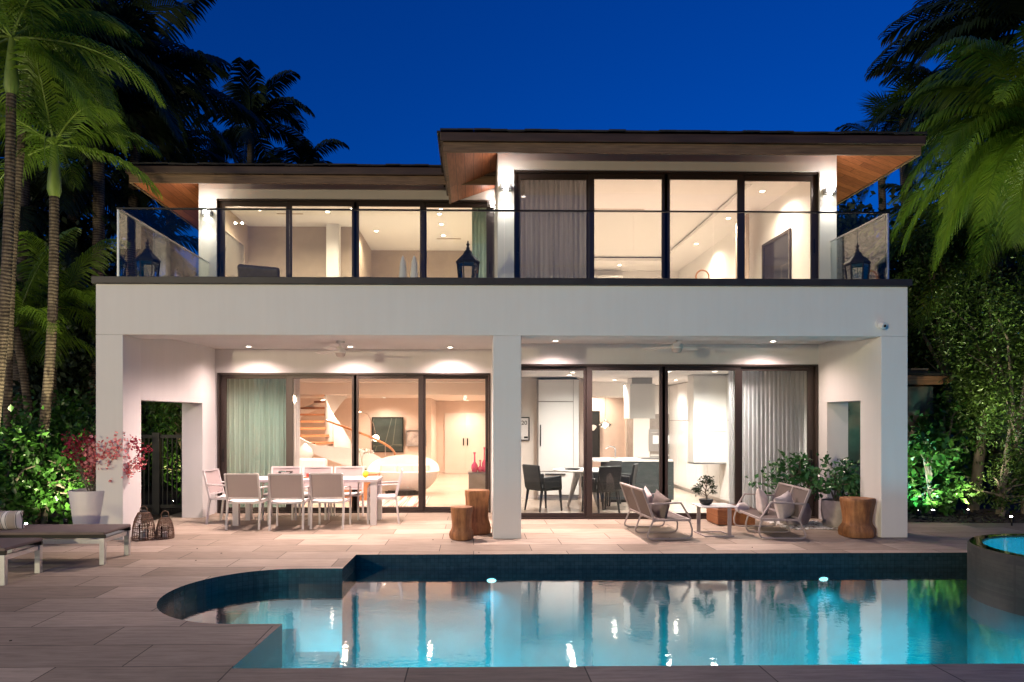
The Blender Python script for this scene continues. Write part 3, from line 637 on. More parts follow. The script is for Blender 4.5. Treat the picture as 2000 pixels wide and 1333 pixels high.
# ---- dining chairs: local frame faces +Y
def dining_chair(label, loc, rz):
    t = thing('dining_chair', label, 'dining chair', loc, rz, 'white dining chairs around the terrace table')
    wx = .255
    for sx in (-1, 1):
        MB().bar((sx*wx, .24, 0), (sx*wx, .24, .43), .03, .03).build('leg', M['white_metal'], t)
        MB().bar((sx*wx, -.27, 0), (sx*wx, -.22, .44), .03, .03).build('leg', M['white_metal'], t)
        MB().tube([(sx*wx, .24, .43), (sx*wx, .235, .60), (sx*wx, .20, .64), (sx*wx, -.20, .655), (sx*wx, -.262, .655)], .014, 8).build('armrest', M['white_metal'], t, True)
    MB().bar((-wx, -.22, .44), (-wx, -.33, .885), .028, .03).bar((wx, -.22, .44), (wx, -.33, .885), .028, .03).bar((-wx, -.33, .88), (wx, -.33, .88), .02, .025).bar((-wx, -.235, .49), (wx, -.235, .49), .018, .02).build('back_frame', M['white_metal'], t)
    m = MB().bar((-wx, -.22, .425), (-wx, .25, .43), .03, .035).bar((wx, -.22, .425), (wx, .25, .43), .03, .035).bar((-wx, .24, .425), (wx, .24, .425), .03, .03).bar((-wx, -.2, .42), (wx, -.2, .42), .03, .03)
    m.build('seat_frame', M['white_metal'], t)
    n = 8; vs = []; 
    for j in range(2):
        for i in range(n + 1):
            u = -1 + 2*i/n; vs.append((u * (wx - .012), -.21 if j == 0 else .24, .452 - .022 * (1 - u*u)))
    MB().add(vs, [(i, i+1, n+2+i, n+1+i) for i in range(n)]).build('seat', M['sling'], t)
    vs = []
    for j, z in enumerate((.505, .875)):
        for i in range(n + 1):
            u = -1 + 2*i/n; vs.append((u * (wx - .012), -.236 - .094 * (z - .505) / .39 - .018 * (1 - u*u), z + .004 * (1 - u*u) * (-1 if j else 0)))
    MB().add(vs, [(i, i+1, n+2+i, n+1+i) for i in range(n)]).build('backrest', M['taupe_sling'], t)
    return t
c0 = dining_chair('left of the three dining chairs that turn their backs to the pool', (PX(483, 1.12), 1.17, 0), 0)
dup(c0, (PX(567, 1.12), 1.10, 0), .05, 'middle of the three dining chairs that turn their backs to the pool')
dup(c0, (PX(645, 1.12), 1.20, 0), -.05, 'right of the three dining chairs that turn their backs to the pool')
dup(c0, (PX(445, 1.7)+.02, 1.72, 0), -PI/2 - .1, 'armchair at the left head of the dining table, next to the teal curtain')
dup(c0, (PX(748, 1.75), 1.72, 0), PI/2 + .12, 'armchair at the right head of the dining table, in front of the oval sofa')
for px, w in ((556, 'left'), (618, 'middle'), (680, 'right')):
    dup(c0, (PX(px, 2.4), 2.2, 0), PI, '%s of the three dining chairs on the far side of the table, facing the pool' % w)
tx0, tx1, ty0, ty1 = PX(450, 1.25), PX(735, 1.25), 1.3, 2.05
t = thing('dining_table', 'long white terrace dining table with wide slab legs', 'table', ((tx0+tx1)/2, (ty0+ty1)/2, 0))
hx, hy = (tx1-tx0)/2, (ty1-ty0)/2
MB().box(-hx, hx, -hy, hy, .71, .755).build('tabletop', M['white_metal'], t, bevel=.005)
for sx in (-1, 1):
    for sy in (-1, 1):
        MB().box(sx*(hx-.11), sx*(hx-.01), sy*(hy-.10), sy*(hy-.01), 0, .709).build('leg', M['white_metal'], t, bevel=.004)
tcx, tcy = (tx0+tx1)/2, (ty0+ty1)/2
# table centrepieces
M['yellow'] = mk('yellow_fruit_skin', (.75, .58, .02), .5); M['red'] = mk('red_candle_wax', (.45, .05, .03), .5)
tag(MB().ball((0, 0, .055), .05, 8, 1.15).build('lemon', M['yellow'], None, True), 'yellow fruit at the right end of the dining table', 'fruit').location = (PX(712, 1.6), 1.7, .755)
t = thing('candle_tray', 'wooden tray with low red and cream candles in the middle of the dining table', 'tray', (PX(612, 1.6), 1.65, .755))
MB().box(-.16, .16, -.06, .06, 0, .02).build('tray', M['tread'], t)
for i in range(3): MB().lathe([(.032, .021), (.032, .075), (.0001, .076)], (-.1 + .1*i, 0, 0), 14).build('candle', [M['red'], M['pillow'], M['red']][i], t)
t = thing('glass_bowl', 'clear glass bowl near the left end of the dining table', 'bowl', (PX(556, 1.7), 1.75, .755))
MB().lathe([(.05, .0), (.11, .05), (.13, .10)], n=24).build('bowl', M['clear'], t, True)

# ---- round log stools
def stump(label, loc, r, h, seed, waist=.86):
    rnd = random.Random(seed); ph = [rnd.uniform(0, 6) for _ in range(4)]
    def wob(a, z): return 1 + .05*math.sin(3*a + ph[0]) + .03*math.sin(5*a + ph[1] + z*4) + .025*math.sin(9*a + ph[2]) + .015*math.sin(17*a+ph[3]+z*3)
    prof = [(r*.93, 0), (r*1.04, .012), (r*1.09, h*.12), (r*1.06, h*.22), (r*waist*1.04, h*.33), (r*waist, h*.40), (r*waist*1.03, h*.55), (r*.94, h*.75), (r*1.0, h*.90), (r*1.02, h*.96), (r*.98, h), (r*.6, h+.002), (.0001, h+.002)]
    o = MB().lathe(prof, n=48, wob=wob).build('log_stool', M['stump'], None, True)
    o.location = loc; return tag(o, label, 'stool', 'carved log stools')
stump('shorter carved log stool in front of the taller one left of the center pier', (PX(902, -.05), -.02, 0), .155, .47, 2)
stump('taller carved log stool between the shorter one and the center pier', (PX(931, .55), .48, 0), .185, .66, 3, .9)
stump('carved log stool with a pinched waist beside the right pier and the potted plants', (PX(1674, .12), .12, 0), .225, .57, 7, .84)

# ---- outdoor loveseats: local frame faces +X, length along Y
def loveseat(label, loc, rz, L=1.18):
    t = thing('outdoor_loveseat', label, 'loveseat', loc, rz, 'outdoor loveseats around the bonsai table')
    mt = M['taupe_metal']; hl = L / 2
    for y in (-hl, 0, hl):
        pts = [(.12, y, .285), (.07, y, .16), (.035, y, .07), (.045, y, .035), (.09, y, .018), (.60, y, .018), (.655, y, .03), (.685, y, .07), (.69, y, .15), (.665, y, .24), (.64, y, .285)]
        MB().tube(pts, .0135, 8).build('sled_leg', mt, t, True)
    for sgn in (-1, 1):
        y = sgn * hl
        MB().bar((.03, y, .515), (.53, y, .535), .035, .022).bar((.52, y, .54), (.67, y, .30), .035, .022).build('armrest', mt, t, bevel=.004)
    m = MB()
    for y in (-hl, 0, hl): m.bar((.14, y, .26), (-.03, y, .72), .026, .03)
    m.bar((-.03, -hl, .715), (-.03, hl, .715), .026, .03, (1, 0, .3)).bar((.125, -hl, .30), (.125, hl, .30), .026, .03, (1, 0, .3))
    m.build('back_frame', mt, t)
    for sgn in (-1, 1):
        a, b = (.03, hl - .015) if sgn > 0 else (-hl + .015, -.03)
        MB().add([(.118, a, .315), (.118, b, .315), (-.022, b, .70), (-.022, a, .70)], [(0, 1, 2, 3)]).build('backrest', M['brown_sling'], t)
    MB().bar((.12, -hl, .285), (.67, -hl, .285), .028, .03).bar((.12, hl, .285), (.67, hl, .285), .028, .03).bar((.655, -hl, .285), (.655, hl, .285), .028, .03).build('seat_frame', mt, t)
    MB().box(.13, .64, -hl + .015, hl - .015, .283, .292).build('seat', M['brown_sling'], t)
    return t
lsl = loveseat('left outdoor loveseat with its back to the center pier and a single taupe pillow', (2.42, .42, 0), .06)
lsr = dup(lsl, (4.85, .42, 0), PI - .07, 'right outdoor loveseat holding two light pillows, in front of the potted plants')
pillow('throw_pillow', 'round taupe pillow on the left loveseat, nearest the pool', 'pillow', (2.76, .14, .46), (.42, .36, .16), (.1, -.25, PI/2 + .2), M['dark_pillow'], 'loose pillows on the loveseats')
pillow('throw_pillow', 'pale blush pillow behind the taupe one on the left loveseat', 'pillow', (2.68, .60, .47), (.38, .36, .13), (0, -.3, PI/2), M['pillow'], 'loose pillows on the loveseats')
pillow('throw_pillow', 'light linen pillow leaning on the middle of the right loveseat', 'pillow', (4.42, .50, .46), (.40, .40, .16), (-.2, .3, PI/2 - .5), M['pillow'], 'loose pillows on the loveseats')
pillow('throw_pillow', 'light linen pillow at the pool end of the right loveseat', 'pillow', (4.58, .08, .45), (.44, .38, .17), (-.15, -.2, PI/2 - .9), M['pillow'], 'loose pillows on the loveseats')
pillow('folded_towel', 'small white folded towel on the window end of the right loveseat', 'towel', (4.28, .92, .325), (.24, .07, .16), (PI/2 - .0, 0, .3), M['sling'])
# side table with bonsai
tx, ty = PX(1395, .3), .32
t = thing('side_table', 'low white topped side table with two flat posts, carrying the bonsai', 'side table', (tx, ty, 0), .05)
MB().box(-.27, .27, -.24, .24, .432, .448).build('tabletop', M['white_gloss'], t, bevel=.003)
for sx in (-1, 1): MB().box(sx*.15 - .028, sx*.15 + .028, -.215*sx-.008, -.215*sx+.008, .02, .431).build('post', M['taupe_metal'], t)
MB().box(-.22, .22, -.225, -.20, 0, .018).box(-.22, .22, .20, .225, 0, .018).box(-.22, -.195, -.199, .199, 0, .018).box(.195, .22, -.199, .199, 0, .018).build('base_frame', M['taupe_metal'], t)

# generic leaves ------------------------------------------------------------
def leaf_cloud(name, mat, parent, pts, size, seed=0, up=.3, ratio=.45, jitter=.4, dirs=None):
    """one folded pointed leaf (2 quads) per point"""
    rs = np.random.RandomState(seed); pts = np.asarray(pts, dtype=float); n = len(pts)
    d = rs.normal(size=(n, 3)) if dirs is None else np.asarray(dirs) + rs.normal(size=(n, 3)) * jitter
    d[:, 2] += up * 0; d /= np.linalg.norm(d, axis=1, keepdims=True) + 1e-9
    nn = rs.normal(size=(n, 3)) * .7 + np.array([0, -.25, .8]); sd = np.cross(d, nn); sd /= np.linalg.norm(sd, axis=1, keepdims=True) + 1e-9
    nm = np.cross(sd, d)
    s = size * rs.uniform(.65, 1.25, (n, 1)); w = s * ratio * .5
    A = pts; B = pts + d * s * .45 + sd * w + nm * s * .06; C = pts + d * s - nm * s * .12; D = pts + d * s * .45 - sd * w + nm * s * .06; E = pts + d * s * .5 - nm * s * .04
    Vv = np.stack([A, B, C, D, E], 1).reshape(-1, 3); b = (np.arange(n) * 5)[:, None]
    tri = np.concatenate([b + np.array([[0, 4, 1]]), b + np.array([[1, 4, 2]]), b + np.array([[0, 3, 4]]), b + np.array([[3, 2, 4]])])
    return np_mesh(name, Vv, [tri], mat, parent)
def clump_pts(rs, centres, n, spread):
    c = np.asarray(centres)[rs.randint(0, len(centres), n)]
    return c + rs.normal(size=(n, 3)) * spread

# bonsai
bx, by = PX(1379, .34), .34
t = thing('bonsai', 'small bonsai in a dark bowl on the white side table', 'bonsai', (bx, by, .448))
MB().lathe([(.05, 0), (.085, .02), (.105, .075), (.10, .085), (.085, .075), (.0001, .07)], n=28).build('pot', M['lantern'], t, True)
m = MB().tube([(0, 0, .06), (.01, 0, .12), (-.012, 0, .19), (.006, 0, .27), (0, 0, .36)], [.016, .013, .011, .008, .004], 8)
tips = [(-.12, 0, .20), (.12, .02, .19), (-.10, -.02, .28), (.11, 0, .27), (-.05, .03, .34), (.05, 0, .37), (0, 0, .41), (-.16, 0, .24), (.08, .03, .33)]
for a in tips: m.tube([(0, 0, a[2] - .07), (a[0]*.5, a[1]*.5, a[2] - .015), a], [.007, .005, .003], 5)
m.build('trunk', M['tree_bark'], t)
rs = np.random.RandomState(4); leaf_cloud('foliage', M['leaf_dark'], t, clump_pts(rs, tips, 620, [.028, .03, .017]), .035, 4, ratio=.6)

# rattan box, pots with glossy shrubs, pebbles
x0, x1 = PX(1396, 1.3), PX(1470, 1.3)
t = thing('rattan_pouf', 'low orange woven rattan pouf between the side table and the right loveseat', 'pouf', ((x0+x1)/2, 1.45, 0))
MB().box(-(x1-x0)/2, (x1-x0)/2, -.27, .27, .01, .27).build('body', M['rattan'], t, bevel=.02)
MB().box(-(x1-x0)/2+.02, (x1-x0)/2-.02, -.25, .25, .271, .29).build('lid', M['rattan'], t, bevel=.01)
def shrub_pot(label, x, y, pr, ph, fol, seed, n, spread, prof=None):
    t = thing('potted_shrub', label, 'potted plant', (x, y, 0), 0, 'glossy shrubs in concrete pots')
    MB().lathe(prof or [(pr*.7, 0), (pr*.85, .02), (pr, ph*.6), (pr*.97, ph), (pr*.88, ph), (pr*.86, ph-.05), (.0001, ph-.05)], n=36).build('pot', M['pot_grey'], t, True)
    rs = np.random.RandomState(seed); m = MB(); cs = []
    for f in fol:
        m.tube([(rs.uniform(-.04, .04), rs.uniform(-.04, .04), ph - .06), (f[0]*.35, f[1]*.4, ph + (f[2]-ph)*.5), f], [.014, .010, .005], 6)
        for k in range(4):
            e = (f[0] + rs.normal()*spread*1.1, f[1] + rs.normal()*spread, f[2] + rs.normal()*spread)
            m.tube([(f[0]*.6, f[1]*.6, ph + (f[2]-ph)*.65), e], [.006, .003], 5); cs.append(e)
        cs.append(f)
    m.build('stems', M['tree_bark'], t)
    leaf_cloud('foliage', M['clusia'], t, clump_pts(rs, cs, n, spread*.45), .10, seed, ratio=.62)
shrub_pot('tall glossy shrub in the round concrete pot behind the right loveseat', PX(1550, 1.25), 1.25, .25, .36, [(-.28, 0, .75), (-.05, 0, 1.0), (.12, .1, .85), (.3, 0, .8), (0, -.1, .65), (-.15, .1, .9), (.2, .05, 1.02), (-.1, 0, .55)], 11, 600, .13,
          [(.12, 0), (.2, .03), (.26, .14), (.27, .24), (.23, .36), (.20, .36), (.19, .31), (.0001, .31)])
shrub_pot('bushy glossy shrub in the upright concrete pot next to the carved log stool', PX(1635, 1.0), 1.0, .24, .44, [(-.1, 0, .9), (.1, 0, .95), (.28, -.05, .75), (-.25, 0, .7), (0, 0, .65), (.2, .1, .85), (.35, 0, .62), (-.3, .1, .85), (-.05, -.2, .6)], 12, 680, .13)
rs = np.random.RandomState(3); m = MB()
for k in range(420):
    x = rs.uniform(PX(1515, 1.2), PX(1662, 1.0)); y = rs.uniform(.75, 1.75)
    if ((x - 5.3)/.75)**2 + ((y - 1.2)/.55)**2 > 1.1: continue
    r = rs.uniform(.016, .034); m.lathe([(.0001, 0), (r, r*.4), (.0001, r*.8)], (x, y, 0), 6)
tag(m.build('pebbles', M['white_matt'], None, True), 'loose white pebbles around the concrete pots', 'pebbles', kind='stuff')

# ---- wicker lanterns by the left pier
def wicker(label, loc, r, h, hs):
    t = thing('wicker_lantern', label, 'lantern', loc, 0, 'wicker lanterns beside the left pier')
    m = MB(); pr = [(r*.97, .01), (r*1.0, h*.1), (r*.94, h*.45), (r*.74, h*.78), (r*.5, h*.97), (r*.34, h)]
    nb = 26
    for k in range(nb):
        a = 2*PI*k/nb; m.tube([(q*math.cos(a), q*math.sin(a), z) for q, z in pr], .0042, 4)
    for q, z in pr[:5]: m.tube([(q*math.cos(2*PI*i/24), q*math.sin(2*PI*i/24), z) for i in range(25)], .006, 5)
    for q, z in ((r*.97, h*.3), (r*.84, h*.65)): m.tube([(q*math.cos(2*PI*i/24), q*math.sin(2*PI*i/24), z + .01*math.sin(i*2)) for i in range(25)], .004, 4)
    m.build('basket', M['wicker'], t)
    MB().lathe([(r*.35, h), (r*.33, h+.02), (.0001, h+.03)], n=20).build('cap', M['lantern'], t)
    MB().tube([(hs*math.cos(a), 0, h + .02 + hs*1.1*math.sin(a) + hs*.2) for a in [PI*1.25 - 1.5*PI*k/18 for k in range(19)]], .006, 6).build('handle', M['wicker'], t, True)
    MB().lathe([(r*.45, .012), (r*.45, h*.55), (r*.43, h*.55), (r*.43, .02)], n=24).build('glass_cylinder', M['clear'], t, True)
    MB().lathe([(r*.28, .015), (r*.28, h*.3), (.0001, h*.3)], n=16).build('candle', M['white_matt'], t)
    return t
wicker('taller wicker lantern standing closest to the left pier', (PX(278, -.02)+.0, .02, 0), .155, .40, .05)
wicker('smaller wicker lantern with a wire ring handle, right of the taller one', (PX(321, .1), .12, 0), .125, .31, .055)

# ---- conical white planter with pink shrub
px_, py_ = PX(176, .1), .15
t = thing('potted_shrub', 'pink and red flowering shrub in a tall white conical planter at the left pier', 'potted plant', (px_, py_, 0))
MB().lathe([(.19, 0), (.21, .01), (.30, .70), (.295, .71), (.27, .70), (.26, .62), (.0001, .62)], n=44).build('planter', M['pot_white'], t, True)
m = MB(); rs = np.random.RandomState(8); tips = []
for k in range(34):
    a = rs.uniform(0, 2*PI); rr = rs.uniform(.05, .55); tx_ = rr*math.cos(a)*1.15 + .12; ty_ = rr*math.sin(a)*.6; tz = 1.05 + rs.uniform(0, .48) - rr*.12
    m.tube([(rs.uniform(-.05, .05), rs.uniform(-.05, .05), .62), (tx_*.35, ty_*.4, .85 + rs.uniform(-.03, .05)), (tx_*.8, ty_*.8, tz - .12), (tx_, ty_, tz)], [.007, .005, .003, .002], 5); tips.append((tx_, ty_, tz)); tips.append((tx_*.85, ty_*.85, tz - .08))
m.build('stems', M['tree_bark'], t)
tp = np.array(tips); L_ = tp[(tp[:, 0] < .08)]; R_ = tp[(tp[:, 0] >= -.02)]
leaf_cloud('flowers', M['bloom'], t, clump_pts(rs, np.concatenate([R_, R_*np.array([.8,.8,.93])]), 1700, .06), .05, 8, ratio=.9)
o = leaf_cloud('flowers', M['bloom_dark'], t, np.concatenate([clump_pts(rs, L_, 700, .05), clump_pts(rs, [(.62, 0, 1.42), (.66, 0, 1.3), (.7, 0, 1.18), (.68, 0, 1.05), (.78, 0, 1.3)], 170, .035)]), .04, 9, ratio=.9); o["label"] = "dark red flowers"
m = MB().tube([(0, 0, .62), (.3, 0, .9), (.55, 0, 1.05), (.8, 0, 1.3)], [.006, .005, .004, .002], 5).build('branch', M['tree_bark'], t)

# ---- loungers (local +X is the foot end)
M['lounger'] = mk('dark_taupe_sling', (.16, .125, .11), .85, var=.08, bump=.5, bscale=400, bdist=.001)
def lounger(label, loc, rz):
    t = thing('sun_lounger', label, 'sun lounger', loc, rz, 'taupe sun loungers at the left edge of the deck')
    hw = .32
    MB().box(-1.35, 0, -hw, hw, .355, .392).build('seat', M['lounger'], t, bevel=.012)
    MB().box(-1.35, 0, -hw + .01, -hw + .035, .315, .354).box(-1.35, 0, hw - .035, hw - .01, .315, .354).build('side_rail', M['black'], t)
    MB().bar((-1.34, 0, .375), (-1.95, 0, .74), .64, .035).build('backrest', M['lounger'], t, bevel=.01)
    for x in (-.035, -1.5):
        for y in (-hw + .03, hw - .03): MB().box(x - .03, x + .03, y - .025, y + .025, 0, .314).build('leg', M['alu'], t, bevel=.003)
    MB().box(-.055, -.02, -hw + .056, hw - .056, .26, .31).box(-1.55, -.066, -hw + .02, -hw + .04, .25, .30).build('rail', M['alu'], t)
    return t
l1 = lounger('complete taupe sun lounger in front of the hedge, reaching toward the left pier', (PX(236, -1.4)-.02, -1.42, 0), 0)
dup(l1, (PX(58, -2.4) - .02, -2.45, 0), 0, 'cropped sun lounger nearest the pool, of which only the foot end shows')
# striped bolster
t = NT('striped_canvas'); t.b.inputs["Roughness"].default_value = .9
w_ = t.new("ShaderNodeTexWave", wave_type='BANDS', bands_direction='X'); w_.inputs["Scale"].default_value = 2.2; t.link(t.coords(), w_.inputs[0])
t.base(t.ramp(w_.outputs[1], [(.0, (.42, .36, .31)), (.62, (.42, .36, .31)), (.64, (.75, .72, .7)), (.72, (.75, .72, .7)), (.74, (.012, .012, .018)), (.84, (.012, .012, .018)), (.86, (.75, .72, .7))])); M['striped'] = t.m
pillow('striped_pillow', 'beige pillow with black and white stripes on the farther sun lounger', 'pillow', (PX(8, -1.45), -1.5, .50), (.52, .24, .22), (.25, 0, .15), M['striped'])

# ---- iron lanterns on the terrace
def iron_lantern(label, loc, h=.78, r=.17):
    t = thing('iron_lantern', label, 'lantern', loc, .3, 'black iron lanterns on the upper terrace')
    n = 6; m = MB(); rb = r * .78
    for k in range(n):
        a = 2*PI*k/n; m.bar((rb*math.cos(a), rb*math.sin(a), .03), (r*math.cos(a), r*math.sin(a), h*.56), .016, .016)
    for rr, z in ((rb, .03), (r, h*.56)):
        m.tube([(rr*math.cos(2*PI*k/n), rr*math.sin(2*PI*k/n), z) for k in range(n + 1)], .012, 6)
    m.build('cage', M['lantern'], t)
    MB().lathe([(rb*1.05, 0), (rb*1.05, .025), (.0001, .025)], n=6).build('base', M['lantern'], t)
    MB().lathe([(r*1.12, h*.57), (r*1.10, h*.59), (r*.80, h*.66), (r*.45, h*.735), (r*.30, h*.80), (r*.16, h*.83), (r*.16, h*.87), (.012, h*.88), (.02, h*.91), (.03, h*.93), (.012, h*.955), (.008, h), (.0001, h*1.01)], n=6).build('roof', M['lantern'], t)
    vs = []
    for k in range(n): a = 2*PI*k/n; vs += [(rb*.97*math.cos(a), rb*.97*math.sin(a), .035), (r*.97*math.cos(a), r*.97*math.sin(a), h*.55)]
    MB().add(vs, [(2*k, (2*k+2) % 12, (2*k+3) % 12, 2*k+1) for k in range(n)]).build('glass', M['clear'], t)
    MB().lathe([(.045, .026), (.045, .20), (.0001, .20)], n=16).build('candle', M['white_matt'], t)
    return t
TF = TZ + .022
i0 = iron_lantern('black iron lantern at the left corner of the upper terrace', (PX(290, .65), .62, TF))
dup(i0, (PX(914, .6), .62, TF), .1, 'black iron lantern in the middle of the terrace, in front of the upper left windows')
dup(i0, (PX(1676, .6), .62, TF), .5, 'black iron lantern at the right corner of the upper terrace')
# terrace loungers: padded backs
for px, w_, z_, lab in ((512, 78, .62, 'brown padded chaise back showing behind the left terrace glass'), (697, 70, .48, 'brown padded chaise, lower one, beside the white folded parasols')):
    Y = 2.3; x = PX(px, Y); wd = w_ * (Y + 10) / F
    t = thing('terrace_chaise', lab, 'chaise', (x, Y, TF), 0, 'padded chaises on the upper terrace')
    MB().box(-wd/2, wd/2, -.1, 1.2, .24, .36).build('seat', M['dark_pillow'], t, bevel=.03)
    o = MB().obox((0, -.16, z_ - .12), (wd, .12, .46 if z_ > .5 else .36), Matrix.Rotation(math.radians(35), 3, 'X') @ Matrix.Rotation(.10 if z_ > .5 else 0, 3, 'Y')).build('backrest', M['dark_pillow'], t, bevel=.04)
    for sx in (-1, 1):
        for yy in (0, 1.1): MB().box(sx*(wd/2 - .04) - .02, sx*(wd/2 - .04) + .02, yy, yy + .04, 0, .239).build('leg', M['lantern'], t)
for px, lab in ((787, 'left of two narrow white folded parasols behind the terrace glass'), (809, 'right of two narrow white folded parasols behind the terrace glass')):
    Y = 3.0; ht = PZ(px, 500, Y) - TF
    t = thing('folded_parasol', lab, 'parasol', (PX(px, Y), Y, TF), 0, 'folded parasols')
    MB().lathe([(.02, .0), (.02, ht*.3)], n=12).build('pole', M['alu'], t)
    MB().lathe([(.085, ht*.3), (.08, ht*.6), (.05, ht*.9), (.012, ht), (.0001, ht)], n=14, wob=lambda a, z: 1 + .12*math.sin(7*a)).build('canopy', M['white_matt'], t, True)

# ---- ceiling fans
def fan(label, px, py, Y, zc, a0):
    t = thing('ceiling_fan', label, 'ceiling fan', (PX(px, Y), Y, zc), 0, 'white porch ceiling fans')
    zz = PZ(px, py, Y) - zc
    MB().lathe([(.07, 0), (.07, -.03), (.02, -.05), (.02, zz + .07)], n=20).build('downrod', M['white_matt'], t, True)
    MB().lathe([(.0001, zz + .085), (.06, zz + .08), (.09, zz + .03), (.09, zz - .02), (.0001, zz - .02)], n=28).build('motor', M['white_matt'], t, True)
    MB().lathe([(.085, zz - .022), (.075, zz - .06), (.04, zz - .085), (.0001, zz - .09)], n=28).build('lamp_globe', M['pillow'], t, True)
    for k in range(3):
        a = a0 + 2*PI*k/3; d = Vector((math.cos(a), math.sin(a), 0)); sd = Vector((-math.sin(a), math.cos(a), .18)).normalized()
        c = Vector((0, 0, zz + .01)); q = [c + d*.08 + sd*.035, c + d*.08 - sd*.035, c + d*.60 - sd*.07, c + d*.60 + sd*.07]
        up = Vector((0, 0, .01)); MB().add([p for p in q] + [p + up for p in q], [(0,1,2,3), (7,6,5,4), (0,4,5,1), (1,5,6,2), (2,6,7,3), (3,7,4,0)]).build('blade', M['white_matt'], t)
fan('white ceiling fan in the left porch above the dining table', 665, 688, 1.6, 3.05, .35)
fan('white ceiling fan in the right porch above the outdoor loveseats', 1322, 679, 1.05, 3.06, .25)
# iron gate beyond the left passage
gx0, gx1, gy = -6.35, -5.14, 2.75
t = thing('iron_gate', 'black iron bar gate beyond the left side passage', 'gate', ((gx0+gx1)/2, gy, 0))
w = (gx1-gx0)/2; MB().box(-w, w, -.02, .02, 1.40, 1.46).box(-w, w, -.02, .02, .12, .18).build('rail', M['black'], t)
for k in range(14): MB().box(-w + .05 + k*.085, -w + .068 + k*.085, -.009, .009, .181, 1.399).build('bar', M['black'], t)
MB().box(w - .73, w - .60, -.05, .05, 0, 1.5).build('post', M['black'], t)

# ================================================================ curtains
def curtain(name, label, cat, x0, x1, Y, z0, z1, mat, folds=12, depth=.05, seed=1, along='x'):
    rnd = random.Random(seed); n = folds * 8; vs = []; rows = 6; ph = [rnd.uniform(-.5, .5) for _ in range(folds + 2)]
    for j in range(rows + 1):
        z = z0 + (z1 - z0) * j / rows
        for i in range(n + 1):
            u = i / n; k = u * folds; a = 2*PI*k + ph[int(k)] * (1 - abs(2*(k - int(k)) - 1)); amp = depth * (.75 + .25*math.sin(k*1.7)) * (1 - .3 * j / rows)
            if along == 'x': vs.append((x0 + (x1 - x0)*u + .012*math.sin(a*2 + j*.3), Y + amp*math.sin(a + j*.05), z))
            else: vs.append((Y + amp*math.sin(a + j*.05), x0 + (x1 - x0)*u, z))
    fs = [(j*(n+1)+i, j*(n+1)+i+1, (j+1)*(n+1)+i+1, (j+1)*(n+1)+i) for j in range(rows) for i in range(n)]
    o = MB().add(vs, fs).build(name, mat, None, True)
    try: pass
    except Exception: pass
    return tag(o, label, cat)
M['teal'] = sheer('teal_sheer', (.28, .44, .43), .65, .06)
M['sheer_w'] = sheer('white_sheer', (.86, .86, .90), .72, .16)
M['grey_sheer'] = sheer('grey_sheer', (.24, .24, .26), .45, .05)
curtain('curtain', 'teal floor length curtain behind the leftmost ground floor door', 'curtain', PX(436, 3.2), PX(560, 3.2), 3.2, .01, 2.66, M['teal'], 13, .04)
curtain('curtain', 'narrow bunched grey curtain beside the teal one', 'curtain', PX(566, 3.25), PX(584, 3.25), 3.28, .01, 2.66, M['sheer_w'], 4, .04, 2)
curtain('curtain', 'white sheer curtain behind the rightmost kitchen door', 'curtain', PX(1446, 2.35), PX(1570, 2.35), 2.36, .01, 2.64, M['sheer_w'], 15, .045, 3)
curtain('curtain', 'narrow bunched white curtain beside the hanging white kitchen cabinet', 'curtain', PX(1424, 2.4), PX(1437, 2.4), 2.4, .01, 2.64, M['sheer_w'], 3, .04, 4)
curtain('curtain', 'grey striped curtain behind the leftmost large upper window', 'curtain', PX(1006, 2.3), PX(1150, 2.3), 2.3, F2 + .01, 6.2, M['grey_sheer'], 15, .045, 5)
curtain('curtain', 'pale curtain on the right wall of the upper bedroom', 'curtain', 4.6, 5.3, 5.86, F2 + .01, 6.15, sheer('cream_drape', (.62, .5, .42), .1, 0), 6, .04, 6, 'y')
curtain('curtain', 'pale teal curtain at the right end of the upper left windows', 'curtain', PX(921, 4.15), PX(951, 4.15), 4.15, F2 + .01, 6.22, sheer('pale_teal_drape', (.34, .46, .40), .3, 0), 4, .04, 7)

# ================================================================ living room
cx, cy = -3.35, 7.6
t = thing('spiral_staircase', 'spiral staircase with orange timber treads and white curved side panels in the living room', 'staircase', (cx, cy, 0))
NS = 15; A0, A1 = math.radians(12), math.radians(-285); HT = 2.62; RI, RO = .42, 1.32
def hel(u, r, dz=0): a = A0 + (A1 - A0) * u; return Vector((r*math.cos(a), r*math.sin(a), .05 + (HT) * u + dz))
for k in range(NS):
    m = MB(); q = []
    for uu in (k / NS, (k + 1.05) / NS):
        for r in (RI, RO):
            p = hel(uu, r); q.append((p.x, p.y, HT * (k + .5) / NS + .02))
    a, b, c, d = q
    vs = [a, b, d, c] + [(p[0], p[1], p[2] + .05) for p in (a, b, d, c)]
    m.add(vs, [(0,3,2,1), (4,5,6,7), (0,1,5,4), (1,2,6,5), (2,3,7,6), (3,0,4,7)]).build('tread', M['tread'], t)
def ribbon(r, lo, hi, th, u1=1.0, f=None):
    vs = []; N = int(60 * u1)
    for i in range(N + 1):
        u = u1 * i / N; k_ = f(u) if f else 1
        for rr, dz in ((r, lo), (r, hi * k_), (r + th, hi * k_), (r + th, lo)):
            vs.append(hel(u, rr, dz * (.55 + .45 * min(1, 3 * u, 3 * (1 - u)) if dz > 0 else 1)))
    fs = [(i*4 + k, i*4 + (k+1) % 4, (i+1)*4 + (k+1) % 4, (i+1)*4 + k) for i in range(N) for k in range(4)] + [(0, 1, 2, 3), (N*4+3, N*4+2, N*4+1, N*4)]
    return MB().add(vs, fs)
ribbon(RO, -.16, .45, .04, 1.0, lambda u: 1 if u < .22 else max(.12, 1 - (u - .22) * 5)).build('side_panel', M['inner_white'], t, True)
